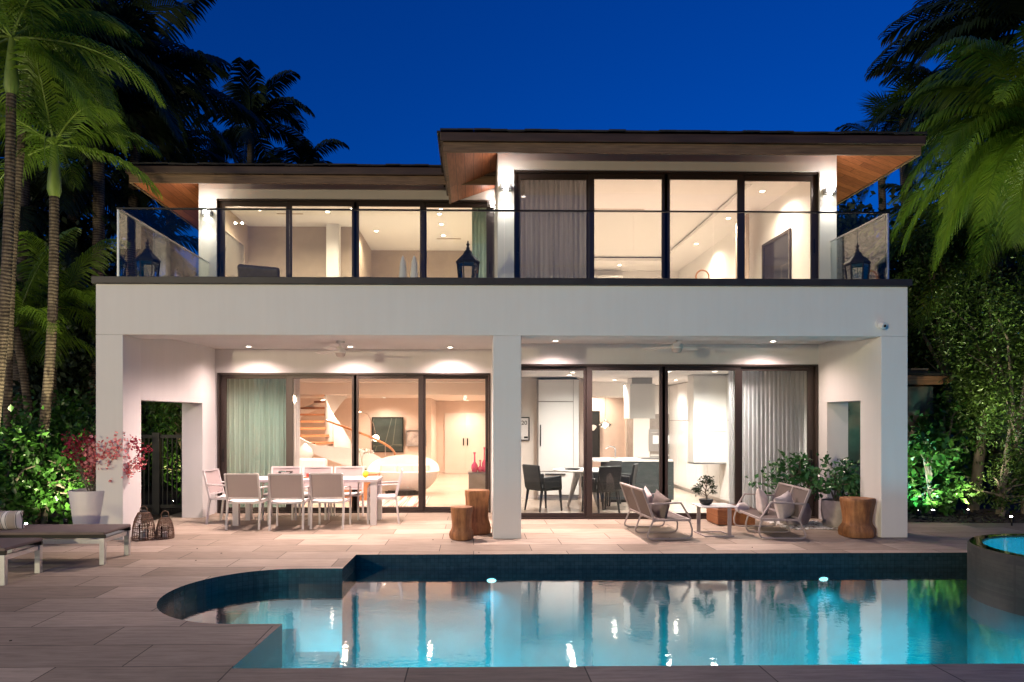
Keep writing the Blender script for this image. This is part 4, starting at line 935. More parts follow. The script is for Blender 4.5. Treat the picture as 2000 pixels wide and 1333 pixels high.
ribbon(RI - .04, -.25, .75, .04).build('side_panel', M['inner_white'], t, True)
MB().tube([hel(u / 60 * .36, RO + .02, .74) for u in range(61)], .028, 8).build('handrail', M['tread'], t, True)
for k in range(6): MB().tube([hel(k / 5.2 * .35, RO + .02, .3), hel(k / 5.2 * .35, RO + .02, .73)], .009, 6).build('baluster', M['chrome'], t)
lamp('uplight', 'POINT', (-.7, .2, .5), 25, (1, .62, .38), t, shadow_soft_size=.15)
# oval sofa
sxx, syy = PX(787, 6.1), 6.2
t = thing('oval_sofa', 'white oval shell sofa with beige cushions on a dark base', 'sofa', (sxx, syy, 0))
prof = []; m = MB(); n = 40; vs = []; rows = [(.62, .10), (.80, .22), (.95, .40), (1.0, .55), (.94, .56), (.72, .34), (.0001, .33)]
for r, z in rows:
    for i in range(n):
        a = 2*PI*i/n; back = max(0, math.sin(a)); zz = z + (.34 * back**.8 * (1 if r > .9 else 0) if z > .5 else (.14*back if z > .38 and r > .9 else 0))
        vs.append((r * .84 * math.cos(a), r * .58 * math.sin(a), zz))
fs = [(j*n+i, j*n+(i+1) % n, (j+1)*n+(i+1) % n, (j+1)*n+i) for j in range(len(rows)-1) for i in range(n)]
m.add(vs, fs).build('shell', M['white_matt'], t, True)
MB().lathe([(.42, 0), (.44, .12), (.0001, .12)], n=24).build('base', M['black'], t)
for x in (-.38, .02, .4):
    MB().obox((x, .22, .52), (.38, .13, .32), Matrix.Rotation(-.25, 3, 'X')).build('cushion', M['inner'], t, bevel=.04)
# rug
t = NT('striped_rug'); t.b.inputs["Roughness"].default_value = .95
w_ = t.new("ShaderNodeTexNoise"); w_.inputs["Scale"].default_value = 2.2; w_.inputs["Detail"].default_value = 3; t.link(t.coords((3.5, .05, 1), (0, 0, -.5)), w_.inputs["Vector"])
t.base(t.ramp(w_.outputs[0], [(.36, (.65, .6, .56)), (.43, (.4, .09, .06)), (.47, (.7, .64, .6)), (.53, (.12, .1, .1)), (.57, (.68, .62, .58)), (.64, (.3, .22, .2))]))
tag(MB().box(PX(700, 4.6), PX(835, 4.6), 3.7, 5.6, .007, .019).build('rug', t.m), 'rug with red, black and cream stripes in front of the oval sofa', 'rug')
# art on the wall
def art(name, label, px0, py0, px1, py1, Y, framemat, canvas, fw=.03):
    x0, x1 = PX(px0, Y), PX(px1, Y); z0, z1 = PZ(px0, py1, Y), PZ(px0, py0, Y)
    t = thing(name, label, 'picture', ((x0+x1)/2, Y, z0)); w = (x1-x0)/2; h = z1-z0
    MB().box(-w, w, -.04, 0, 0, fw).box(-w, w, -.04, 0, h-fw, h).box(-w, -w+fw, -.04, 0, fw, h-fw).box(w-fw, w, -.04, 0, fw, h-fw).build('picture_frame', framemat, t)
    MB().box(-w+fw, w-fw, -.02, -.003, fw, h-fw).build('canvas', canvas, t)
    return t, w, h
t = NT('dark_botanical_canvas'); t.b.inputs["Roughness"].default_value = .4
w_ = t.new("ShaderNodeTexVoronoi", feature='DISTANCE_TO_EDGE'); w_.inputs["Scale"].default_value = 1.6; t.link(t.coords((1, 1, 1), (.2, .5, 0)), w_.inputs[0])
t.base(t.mix(.5, t.ramp(w_.outputs[0], [(.0, (.28, .30, .22)), (.02, (.03, .045, .04)), (.05, (.03, .045, .04))]), t.ramp(t.noise(t.coords(), 2, 4), [(.35, (.02, .03, .03)), (.7, (.09, .11, .10))])))
art('framed_painting', 'large dark green painting in a black frame behind the oval sofa', 727, 815, 788, 884, 9.96, M['black'], t.m)
tt, w, h = art('framed_drawing', 'smaller grey framed drawing on the wall to the right of the dark painting', 793, 841, 833, 872, 9.96, M['steel'], mk('grey_print', (.45, .4, .38), .7, var=.5, vscale=5), .02)
# globe arc lamp, orchid, lounge chair, white vase
x, y, z = P(734, 856, 6.9)
t = thing('globe_lamp', 'glass globe lamp on a thin curved stem in front of the dark painting', 'lamp', (x, y, 0))
MB().ball((0, 0, z), .085, 10).build('globe', emis('globe_glow', (1, .78, .55), 5), t, True)
MB().tube([(-.62, .1, .02), (-.62, .1, 1.4), (-.56, .1, 1.75), (-.4, .08, 1.95), (-.22, .04, 1.9), (-.06, 0, 1.65), (0, 0, z + .08)], .008, 6).build('stem', M['chrome'], t, True)
MB().lathe([(.15, .007), (.15, .03), (.0001, .03)], (-.62, .1, 0), 20).build('base', M['chrome'], t)
lamp('bulb_light', 'POINT', (0, -.12, z), 4, WARM, t, shadow_soft_size=.08)
t = thing('lounge_chair', 'white upholstered lounge chair at the foot of the staircase', 'armchair', (PX(600, 5.2), 5.3, 0))
MB().box(-.42, .36, -.35, .4, .14, .42).build('seat', M['sling'], t, bevel=.07); MB().obox((-.05, .34, .62), (.78, .16, .52), Matrix.Rotation(-.25, 3, 'X')).build('backrest', M['sling'], t, bevel=.07)
MB().box(.22, .38, -.3, .3, .4, .58).build('armrest', M['sling'], t, bevel=.05); MB().box(-.38, .32, -.3, .34, 0, .139).build('base', M['lantern'], t)
MBv = MB().lathe([(.08, 0), (.17, .08), (.2, .2), (.16, .33), (.07, .42), (.03, .46), (.0001, .46)], n=28)
x, y, z = P(596, 905, 6.2)
t = thing('white_vase', 'large rounded white vase on a dark stand behind the lounge chair', 'vase', (x, y, z))
MBv.build('vase', M['white_gloss'], t, True); MB().box(-.22, .22, -.2, .2, -z, -.001).build('stand', M['charcoal'], t)
x, y, z = P(708, 924, 5.0)
t = thing('orchid', 'white orchid in a small pot to the left of the oval sofa', 'plant', (x, y, z))
MB().lathe([(.05, 0), (.07, .12), (.06, .13), (.0001, .11)], n=20).build('pot', M['white_gloss'], t, True)
m = MB().tube([(0, 0, .1), (-.01, 0, .3), (.03, 0, .45), (.12, 0, .48)], .004, 5).tube([(0, 0, .1), (-.03, 0, .35), (-.08, 0, .5)], .004, 5).build('stem', M['crownshaft'], t)
rs = np.random.RandomState(2); leaf_cloud('flowers', M['white_matt'], t, clump_pts(rs, [(.03, 0, .45), (.08, 0, .48), (.13, 0, .47), (.18, 0, .44), (-.08, 0, .5), (-.04, 0, .48)], 60, .02), .06, 2, ratio=.9)
leaf_cloud('leaves', M['clusia'], t, clump_pts(rs, [(0, 0, .12)], 10, .02), .14, 3, ratio=.35)
tag(MB().box(x - .35, x + .35, y - .25, y + .25, .007, z - .001).build('coffee_table', M['tread'], None, bevel=.01), 'low timber coffee table carrying the orchid', 'coffee table')
# console with pink glass
x0, x1 = PX(915, 3.9), PX(950, 3.9) + .12; zc = PZ(930, 923, 3.9)
t = thing('console_cabinet', 'grey console cabinet behind the rightmost living room door', 'cabinet', ((x0+x1)/2, 4.1, 0))
w = (x1-x0)/2; MB().box(-w, w, -.2, .25, .05, zc - .03).build('body', M['pot_grey'], t, bevel=.005); MB().box(-w-.01, w+.01, -.21, .26, zc-.03, zc).build('top', M['steel'], t); MB().box(-w+.03, w-.03, -.17, .2, 0, .05).build('plinth', M['black'], t)
MB().box(-w + .02, w - .02, -.215, -.201, .1, zc - .06).build('door', M['pot_grey'], t)
M['pink_glass'] = mk('pink_glass', (.75, .10, .22), .12, spec=.8, coat=.5)
for px, hh, rr, lab in ((927, .40, .07, 'left pink glass vase with a long neck on the grey console'), (938, .24, .055, 'short pink glass vase in the middle of the grey console'), (946, .50, .05, 'tallest pink glass vase at the right of the grey console')):
    o = MB().lathe([(rr*.7, 0), (rr, hh*.18), (rr*.9, hh*.35), (rr*.3, hh*.5), (rr*.22, hh*.85), (rr*.4, hh), (.0001, hh*.99)], n=20).build('glass_vase', M['pink_glass'], None, True)
    o.location = (PX(px, 4.0), 4.05, zc); tag(o, lab, 'vase', 'pink vases on the console')

# ================================================================ kitchen
# tall cabinets
x0, x1 = PX(1050, 4.8), PX(1131, 4.8)
t = thing('tall_cabinet', 'tall white cabinet with black handles behind the leftmost kitchen door', 'cabinet', ((x0+x1)/2, 4.8, 0)); w = (x1-x0)/2
MB().box(-w, w, 0, .6, .1, 2.62).build('body', M['pot_grey'], t); MB().box(-w + .02, w - .02, .04, .58, 0, .1).build('plinth', M['steel'], t)
for a, b in ((.13, .62), (.64, 2.12), (2.14, 2.60)): MB().box(-w + .02, w - .13, -.02, -.001, a, b).build('door', M['white_gloss'], t, bevel=.003)
MB().box(w - .12, w - .005, -.015, -.001, .13, 2.60).build('filler_panel', M['white_gloss'], t)
MB().box(-w + .05, -w + .07, -.05, -.021, PZ(1055, 872, 4.8), PZ(1055, 830, 4.8)).build('handle', M['black'], t); MB().box(-w + .16, w - .30, -.05, -.021, .56, .585).build('handle', M['black'], t)
tt, w, h = art('framed_poster', 'small black framed poster with the number 20, half hidden by the center pier', 1008, 815, 1034, 861, 4.99, M['black'], M['inner_white'], .022)
fc = bpy.data.curves.new('number', 'FONT'); fc.body = "20"; fc.size = .13; fc.extrude = .001; fc.align_x = 'RIGHT'
fo = bpy.data.objects.new('number', fc); COL.objects.link(fo); bpy.context.view_layer.update(); nm = bpy.data.meshes.new_from_object(fo.evaluated_get(bpy.context.evaluated_depsgraph_get())); bpy.data.objects.remove(fo)
fo = bpy.data.objects.new('number', nm); COL.objects.link(fo); fo.parent = tt; fo.location = (w - .05, -.024, h - .17); fo.rotation_euler = (PI/2, 0, 0); nm.materials.append(M['black'])
m = MB(); m.box(w - .12, w - .035, -.024, -.0205, .05, .09).build('print', M['black'], tt)
# abstract painting
tt, w, h = art('abstract_painting', 'black abstract painting with yellow and red shapes on the blush wall', 1131, 803, 1171, 894, 8.8, M['black'], mk('black_canvas', (.012, .012, .012), .4), .03)
def blob(name, cx_, cz_, rx, rz__, mat, k=0): MB().add([(cx_ + rx*math.cos(a)*(1 + k*math.sin(2*a)), -.022 - .001*len(name), cz_ + rz__*math.sin(a)) for a in [2*PI*i/28 for i in range(28)]], [tuple(range(28))]).build(name, mat, tt)
blob('yellow_shape', -w*.55, h*.42, w*.28, h*.36, mk('yellow_paint', (.8, .6, .02), .5), .2); blob('green_shape', -w*.5, h*.83, w*.2, h*.1, mk('green_paint', (.2, .4, .05), .5)); blob('orange_shape', -w*.5, h*.68, w*.2, h*.08, mk('orange_paint', (.7, .2, .03), .5)); blob('white_shape_a', w*.35, h*.64, w*.3, h*.06, M['white_matt'], .3); blob('red_shape_base', -w*.5, h*.1, w*.3, h*.05, M['red'])
# island
ix0, ix1, iy = PX(1190, 4.4), PX(1316, 4.4), 4.4
t = thing('kitchen_island', 'charcoal kitchen island with a white countertop and a sink', 'kitchen island', ((ix0+ix1)/2, iy, 0)); w = (ix1-ix0)/2
MB().box(-w, w, 0, .95, .06, .86).build('body', M['charcoal'], t, bevel=.003); MB().box(-w + .04, w - .04, .04, .9, 0, .059).build('plinth', M['black'], t)
MB().box(-w - .34, w - .03, -.02, 1.0, .861, .90).build('countertop', M['counter'], t, bevel=.003)
MB().box(-w + .55 - .04, -w + .55 + .04, -.008, -.001, .66, .79).build('outlet', M['white_matt'], t)
MB().box(.1, .62, .3, .75, .901, .909).build('cooktop', M['black'], t, bevel=.003)
MB().tube([(-.45, .5, .90), (-.45, .5, 1.10), (-.48, .46, 1.15), (-.60, .4, 1.17), (-.68, .37, 1.12)], .016, 10).build('faucet', M['chrome'], t, True)
# range hood
x0, x1 = PX(1226, 4.9), PX(1279, 4.9); z0, z1 = PZ(1250, 818, 4.9), PZ(1250, 750, 4.9)
t = thing('range_hood', 'white box range hood under a steel duct above the island', 'range hood', ((x0+x1)/2 + .03, 5.2, z0)); w = (x1-x0)/2 - .02
MB().box(-w, w, -.3, .3, 0, z1-z0).build('hood', M['white_gloss'], t, bevel=.004); MB().box(-w + .06, w - .04, -.2, .2, z1-z0 + .001, 2.659 - z0).build('duct', M['steel'], t)
# oven wall
x0, x1 = PX(1236, 8.0), 5.3
t = thing('oven_wall', 'white built-in cabinet wall with a steel oven at the back of the kitchen', 'cabinet', ((x0+x1)/2, 8.0, 0)); w = (x1-x0)/2
MB().box(-w, w, 0, .6, 0, 2.655).build('body', M['pot_grey'], t)
for k in range(3): MB().box(-w + .01 + k*.45, -w + .45 + k*.45 - .01, -.018, -.001, 1.9, 2.64).box(-w + .01 + k*.45, -w + .45 + k*.45 - .01, -.018, -.001, .1, 1.88 if k == 0 else .84).build('door', M['white_gloss'], t, bevel=.002)
ox = PX(1293, 8.0) - (x0+x1)/2
MB().box(ox - .36, ox + .34, -.03, -.019, .92, 1.50).build('oven', M['steel'], t, bevel=.003); MB().box(ox - .25, ox + .23, -.034, -.031, 1.12, 1.34).build('oven_window', emis('oven_glow', (.25, .5, .6), .35), t); MB().box(ox - .3, ox + .28, -.06, -.045, 1.40, 1.42).build('oven_handle', M['chrome'], t)
MB().box(ox - .33, ox + .31, -.034, -.0305, .56, .80).build('warming_drawer', M['steel'], t)
# right cabinet run + hanging white cabinet
t = thing('cabinet_run', 'row of tall cream cabinets along the right kitchen wall', 'cabinet', (5.12, 5.4, 0))
MB().box(.02, .80, -2.6, 2.59, .1, 2.655).build('body', M['pot_grey'], t)
for k in range(7): MB().box(0, .019, -2.6 + k*.74 + .007, -2.6 + (k+1)*.74 - .007, .1, 1.72).box(0, .019, -2.6 + k*.74 + .007, -2.6 + (k+1)*.74 - .007, 1.735, 2.64).build('door', M['white_gloss'], t, bevel=.002)
MB().box(.05, .8, -2.55, 2.59, 0, .1).build('plinth', M['steel'], t)
x0, x1 = PX(1354, 3.9), PX(1433, 3.9); z0 = PZ(1390, 904, 3.9)
t = thing('hanging_cabinet', 'bright white hanging cabinet left of the white sheer curtain', 'cabinet', ((x0+x1)/2, 3.9, z0)); w = (x1-x0)/2
MB().box(-w, w, 0, .35, 0, 2.655 - z0).build('body', M['white_gloss'], t); MB().box(-w + .004, w - .004, -.02, -.001, .0, .62).build('lower_door', M['white_gloss'], t, bevel=.003); MB().box(-w + .004, w - .004, -.02, -.001, .63, 2.64 - z0).build('upper_door', M['white_gloss'], t, bevel=.003)
MB().box(-w, w, -.02, .35, -.03, -.001).build('light_strip', M['steel'], t)
# pendant
x, y, z = P(1182, 830, 7.2)
t = thing('pendant_lamp', 'faceted clear glass pendant lamp hanging in front of the blush wall', 'pendant lamp', (x, y, z))
MB().tube([(0, 0, .12), (0, 0, 2.319 - z)], .004, 5).build('cord', M['black'], t); MB().lathe([(.0001, -.1), (.12, -.06), (.17, .0), (.08, .08), (.03, .12), (.0001, .12)], n=8).build('shade', M['clear'], t)
MB().ball((0, 0, 0), .055, 8).build('bulb', M['lamp_on'], t, True)
lamp('bulb_light', 'POINT', (0, 0, -.18), 5, WARM, t, shadow_soft_size=.06)
# breakfast table and chairs
bx_, by_ = PX(1140, 3.5), 3.55
t = thing('round_table', 'round white breakfast table with tapering legs in the kitchen', 'table', (bx_, by_, 0))
MB().lathe([(.58, .735), (.6, .745), (.6, .76), (.0001, .76)], n=44).build('tabletop', M['white_gloss'], t)
for k in range(3):
    a = .4 + 2*PI*k/3; MB().tube([(.12*math.cos(a), .12*math.sin(a), .73), (.34*math.cos(a), .34*math.sin(a), .008)], [.075, .022], 10).build('leg', M['steel'], t, True)
t = thing('serving_plate', 'flat black plate on the round breakfast table', 'plate', (PX(1118, 3.5), 3.5, .761)); MB().lathe([(.1, 0), (.16, .02), (.165, .025), (.09, .012), (.0001, .012)], n=30).build('dish', M['black'], t, True)
def kchair(label, loc, rz):
    t = thing('leather_armchair', label, 'dining chair', loc, rz, 'charcoal chairs around the breakfast table'); lm = M['chair_dark']
    for sx in (-1, 1):
        MB().tube([(sx*.22, .22, .44), (sx*.24, .25, .008)], [.03, .016], 8).build('leg', lm, t, True); MB().tube([(sx*.21, -.2, .44), (sx*.23, -.27, .008)], [.03, .016], 8).build('leg', lm, t, True)
        MB().obox((sx*.265, .0, .56), (.04, .44, .22), Matrix.Rotation(.06, 3, 'X')).build('armrest', lm, t, bevel=.012)
    MB().box(-.25, .25, -.24, .26, .40, .48).build('seat', lm, t, bevel=.02)
    MB().obox((0, -.27, .66), (.50, .05, .46), Matrix.Rotation(.16, 3, 'X')).build('backrest', lm, t, bevel=.018); return t
k0 = kchair('charcoal leather armchair behind the leftmost kitchen door, facing the round table', (PX(1062, 3.1), 3.15, 0), -1.0)
dup(k0, (PX(1212, 3.4), 3.45, 0), 1.2, 'charcoal leather armchair right of the round table, in front of the island')
dup(k0, (PX(1172, 2.9), 2.85, 0), .45, 'charcoal armchair at the near right of the round table, partly behind a door frame')
dup(k0, (PX(1180, 4.1), 4.15, 0), 2.4, 'charcoal leather armchair on the far side of the round table')

# ================================================================ upstairs
# a frame on the left wall of the upper left room
t = thing('wall_mirror', 'framed mirror on the left wall of the upper left room', 'mirror', (v0 + .165, 5.1, 4.75))
MB().box(0, .04, -.75, .75, 0, .04).box(0, .04, -.75, .75, .96, 1.0).box(0, .04, -.75, -.71, .04, .96).box(0, .04, .71, .75, .04, .96).build('mirror_frame', M['taupe'], t); MB().box(.002, .02, -.709, .709, .041, .959).build('mirror_glass', mk('grey_mirror', (.5, .48, .42), .15, .6), t)
t = thing('spot_lamp', 'lit double spot lamp above the mirror in the upper left room', 'wall lamp', (PX(466, 4.6), 4.6, PZ(466, 436, 4.6)))
MB().box(-.1, .1, .02, .04, -.012, .012).build('bracket', M['chrome'], t)
for s_ in (-.07, .07): MB().ball((s_, 0, 0), .022, 6).build('bulb', M['lamp_star'], t, True)
lamp('glow', 'POINT', (0, -.08, -.05), 5, (1, .82, .6), t, shadow_soft_size=.05)
x, y, z = P(754, 452, 6.9)
t = thing('bar_light', 'purple strip lamp with two bright bulbs deep inside the third upper left window', 'lamp', (x, y, z))
MB().box(-.28, .28, 0, .04, -.06, .06).build('strip', emis('violet_glow', (.30, .12, .8), .9), t)
for s_ in (-.40, .40): MB().ball((s_, 0, 0), .035, 6).build('bulb', M['lamp_star'], t, True)
# bedroom things
x, y, z = P(1487, 545, 6.0)
t = thing('table_lamp', 'white cylinder table lamp in front of the bedroom curtain', 'lamp', (x - .1, y, F2)); zz = PZ(1480, 500, 6.0) - F2
MB().lathe([(.12, zz - .62), (.12, zz), (.0001, zz)], n=28).build('shade', M['white_matt'], t, True); MB().lathe([(.07, 0), (.03, .05), (.02, zz - .6)], n=16).build('base', M['chrome'], t, True)
t = thing('dark_doorway', 'dark framed glass door in the right wall of the bedroom', 'door', (u1 - .17, 3.9, F2))
MB().box(-.03, 0, -.65, -.58, 0, 1.75).box(-.03, 0, .58, .65, 0, 1.75).box(-.03, 0, -.579, .579, 1.68, 1.75).build('door_frame', M['frame'], t); MB().box(-.015, 0, -.579, .579, 0, 1.679).build('pane', mk('dark_glass', (.02, .02, .025), .1), t)
x, y, z = P(1429, 520, 8.0)
t = thing('abstract_sculpture', 'angular pink and grey picture leaning by the bedroom wall', 'sculpture', (x, y, z - .2))
MB().obox((0, 0, .2), (.34, .08, .42), Matrix.Rotation(.4, 3, 'Y')).build('body', mk('pink_grey_paint', (.5, .35, .33), .5, var=.6, vscale=4), t, bevel=.02)
MB().box(-.2, .2, -.1, .1, -(z - .2 - F2), -.05).build('pedestal', M['white_matt'], t)
x, y, z = P(1372, 541, 3.6)
o = MB().tube([(.13*math.cos(a), 0, .13*math.sin(a)) for a in [2*PI*k/28 for k in range(29)]], .016, 8).build('ring_ornament', M['tread'], None, True); o.location = (x, y, z); tag(o, 'brown ring ornament low behind the second bedroom window', 'ornament')
o = MB().box(-.2, .2, -.15, .15, 0, z - .14 - F2).build('ornament_table', M['white_matt'], None); o.location = (x, y, F2); tag(o, 'white stand under the brown ring ornament', 'stand')
x, y, z = P(1360, 500, 8.6)
# ================================================================ palms, trees, hedges
def palm(label, base, top, r0, r1, nf, L, seed, mat='palm', shaft=True, name='palm_tree', cat='palm tree', group=None, leaf=.62, az=None, e_rng=(-25, 75), droop=1.5, nl=42, wid=.040, trunkmat='bark', hang=.75, wind=(0.0, 0.0)):
    rnd = random.Random(seed)
    b, tp = Vector(base), Vector(top); t = thing(name, label, cat, base, 0, group); o = tp - b
    H = o.length; pts = []; rs = []
    for k in range(15):
        u = k / 14; bend = Vector((math.sin(u * PI) * .12 * (1 if seed % 2 else -1), 0, 0))
        pts.append(o * u + bend); rs.append(r0 + (r1 - r0) * u + (r0 * .5 * max(0, 1 - u * 9)))
    MB().tube(pts, rs, 14).build('trunk', M[trunkmat], t, True)
    d = (pts[-1] - pts[-2]).normalized(); crown0 = pts[-1].copy()
    if shaft:
        hs = min(.9, H * .16) ; q = [crown0 + d * hs * u for u in (0, .12, .35, .7, 1)]
        MB().tube(q, [r1 * 1.05, r1 * 1.5, r1 * 1.35, r1 * .95, r1 * .6], 14).build('crownshaft', M['crownshaft'], t, True); crown0 = q[-1]
    V_, Q, T = [], [], []
    rach = MB(); wv = Vector((wind[0], wind[1], 0))
    for k in range(nf):
        a = (2*PI*(k * .381966 + rnd.uniform(-.03, .03))) if az is None else math.radians(rnd.uniform(*az))
        e = math.radians(e_rng[1] + (e_rng[0] - e_rng[1]) * ((k + .5) / nf) + rnd.uniform(-8, 8)); Lf = L * rnd.uniform(.85, 1.1)
        N = 16; p = crown0.copy(); dr = Vector((math.cos(e)*math.cos(a), math.cos(e)*math.sin(a), math.sin(e))); path = [p.copy()]; dirs = [dr.copy()]
        for i in range(N):
            u = i / N; dr = (dr + Vector((0, 0, -1)) * droop / N * (.25 + 1.3*u) + wv * (u / N)).normalized(); p = p + dr * (Lf / N); path.append(p.copy()); dirs.append(dr.copy())
        rach.tube(path, [max(.004, .022 * L / 2.5 * (1 - i / N) + .003) for i in range(N + 1)], 5, False)
        tw = rnd.uniform(-.5, .5)
        for i in range(nl):
            u = .10 + .90 * i / (nl - 1); f = u * N; j = min(N - 1, int(f)); c = path[j].lerp(path[j+1], f - j); dd = dirs[j].lerp(dirs[j+1], f - j).normalized()
            sd = dd.cross(Vector((0, 0, 1)));
            if sd.length < .05: sd = Vector((-math.sin(a), math.cos(a), 0))
            sd.normalize(); sd = (sd + dd.cross(sd) * tw * .5).normalized()
            ll = leaf * (L / 2.5) * (math.sin(PI * min(1, .12 + .86*u)) ** .55) * rnd.uniform(.85, 1.1) + .05
            for sg in (-1, 1):
                g = (sd * sg * (1 - .35*u) + dd * (.55 + .5*u) + Vector((0, 0, .12 + rnd.uniform(-.10, .10))) + wv * .3).normalized()
                g2 = (g + Vector((0, 0, -hang - rnd.uniform(0, .25)))).normalized()
                wv_ = dd * wid * (L / 2.5) * (.8 if u > .9 else 1); q1 = c + g * ll * .45; q2 = q1 + g2 * ll * .35; q3 = q2 + (g2 + Vector((0, 0, -.35))).normalized() * ll * .25
                n0 = len(V_)
                V_ += [c - wv_*.35, c + wv_*.35, q1 + wv_*.5, q1 - wv_*.5, q2 + wv_*.38, q2 - wv_*.38, q3]
                Q += [(n0, n0+1, n0+2, n0+3), (n0+3, n0+2, n0+4, n0+5)]; T.append((n0+5, n0+4, n0+6))
    np_mesh('crown', [tuple(v) for v in V_], [np.array(Q), np.array(T)], M[mat], t)
    rach.build('frond_stems', M['crownshaft'] if shaft else M[mat], t, True)
    return t
def GP(px, py, Y): return P(px, py, Y)
FG = 'palms at the left edge of the terrace'
palm('foremost tall palm with a pale ringed trunk at the left frame edge', (-7.75, 1.0, -.05), GP(22, 185, 1.0), .085, .07, 15, 2.2, 1, 'palm_bright', group=FG, e_rng=(-30, 70), wind=(.35, 0))
palm('tall palm with a thin dark ringed trunk just right of the foremost one', (-8.0, 2.0, -.05), GP(52, 165, 2.0), .07, .06, 14, 2.3, 2, 'palm', group=FG, wind=(.4, 0))
palm('shorter palm with a bright green crownshaft in front of the dark palms', (PX(62, 2.0), 2.0, -.05), GP(106, 385, 2.0), .085, .075, 11, 2.1, 3, 'palm_bright', group=FG, e_rng=(-15, 75), wind=(.5, 0))
palm('slim palm with a low crown above the left hedge', (PX(115, 4.0), 4.0, -.05), GP(112, 600, 4.0), .085, .07, 11, 2.1, 4, 'palm', group=FG, shaft=False, wind=(.2, 0))
palm('palm with arching fronds low behind the foremost palm trunks', (PX(60, 3.2), 3.2, -.05), GP(30, 640, 3.2), .08, .07, 10, 2.1, 5, 'palm', group=FG, shaft=False)
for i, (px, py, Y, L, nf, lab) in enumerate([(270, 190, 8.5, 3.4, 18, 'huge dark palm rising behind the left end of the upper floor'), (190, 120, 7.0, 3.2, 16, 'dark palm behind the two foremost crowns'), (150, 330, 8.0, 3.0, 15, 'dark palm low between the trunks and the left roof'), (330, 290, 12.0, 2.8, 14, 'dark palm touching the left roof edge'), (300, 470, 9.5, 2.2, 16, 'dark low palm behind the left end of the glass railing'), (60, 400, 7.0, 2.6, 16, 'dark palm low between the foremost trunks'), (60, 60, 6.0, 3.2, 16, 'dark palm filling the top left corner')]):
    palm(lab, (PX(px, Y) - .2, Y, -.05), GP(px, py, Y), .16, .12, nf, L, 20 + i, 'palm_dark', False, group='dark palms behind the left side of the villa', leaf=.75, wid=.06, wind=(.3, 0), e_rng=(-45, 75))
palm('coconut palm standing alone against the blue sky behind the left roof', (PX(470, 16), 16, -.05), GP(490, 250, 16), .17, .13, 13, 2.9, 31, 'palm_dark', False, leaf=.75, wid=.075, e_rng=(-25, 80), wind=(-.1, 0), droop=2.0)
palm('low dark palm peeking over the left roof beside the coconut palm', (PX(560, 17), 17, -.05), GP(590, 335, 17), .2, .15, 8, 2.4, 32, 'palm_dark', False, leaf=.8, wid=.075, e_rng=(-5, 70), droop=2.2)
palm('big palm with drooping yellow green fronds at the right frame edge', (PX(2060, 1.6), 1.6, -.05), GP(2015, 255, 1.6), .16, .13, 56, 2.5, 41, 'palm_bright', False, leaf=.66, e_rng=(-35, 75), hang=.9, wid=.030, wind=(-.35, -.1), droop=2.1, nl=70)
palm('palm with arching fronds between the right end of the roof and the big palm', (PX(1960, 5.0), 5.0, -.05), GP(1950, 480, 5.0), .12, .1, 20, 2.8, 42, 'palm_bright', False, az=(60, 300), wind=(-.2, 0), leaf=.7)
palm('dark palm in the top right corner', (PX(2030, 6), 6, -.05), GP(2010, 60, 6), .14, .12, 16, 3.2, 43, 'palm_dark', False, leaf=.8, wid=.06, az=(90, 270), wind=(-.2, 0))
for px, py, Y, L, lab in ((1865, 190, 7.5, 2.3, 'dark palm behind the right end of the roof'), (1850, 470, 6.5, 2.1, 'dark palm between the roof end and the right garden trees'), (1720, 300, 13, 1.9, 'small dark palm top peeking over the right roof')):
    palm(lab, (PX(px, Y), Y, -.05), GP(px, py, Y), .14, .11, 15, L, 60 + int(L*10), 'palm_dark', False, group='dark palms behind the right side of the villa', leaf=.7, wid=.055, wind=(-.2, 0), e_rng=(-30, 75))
# fan palm above the right roof
Y = 9.0; base = P(1768, 235, Y)
t = thing('fan_palm', 'fan palm showing above the right end of the roof', 'palm tree', (base[0], Y, 0))
MB().tube([(0, 0, -.05), (.1, 0, base[2] * .5), (0, 0, base[2])], [.2, .16, .15], 12).build('trunk', M['bark'], t, True)
rnd = random.Random(6); V_, T = [], []; rach = MB()
for k in range(24):
    a = 2*PI*k*.38197; e = math.radians(rnd.uniform(-10, 80)); d = Vector((math.cos(e)*math.cos(a), math.cos(e)*math.sin(a), math.sin(e))); c = Vector((0, 0, base[2])) + d * .75
    rach.tube([(0, 0, base[2]), c], .014, 5)
    s_ = d.cross(Vector((0, 0, 1))).normalized(); 
    for i in range(24):
        b = math.radians(-115 + 230*i/23); g = (d*math.cos(b) + s_*math.sin(b)).normalized(); tip = c + g * rnd.uniform(.65, .8) + Vector((0, 0, -.12*abs(math.sin(b)) - .06)); sd = g.cross(d.cross(s_)).normalized() * .024
        n0 = len(V_); V_ += [c, c + (tip-c)*.5 + sd, tip, c + (tip-c)*.5 - sd]; T += [(n0, n0+1, n0+2), (n0, n0+2, n0+3)]
np_mesh('crown', [tuple(v) for v in V_], [np.array(T)], M['palm'], t); rach.build('frond_stems', M['palm'], t)

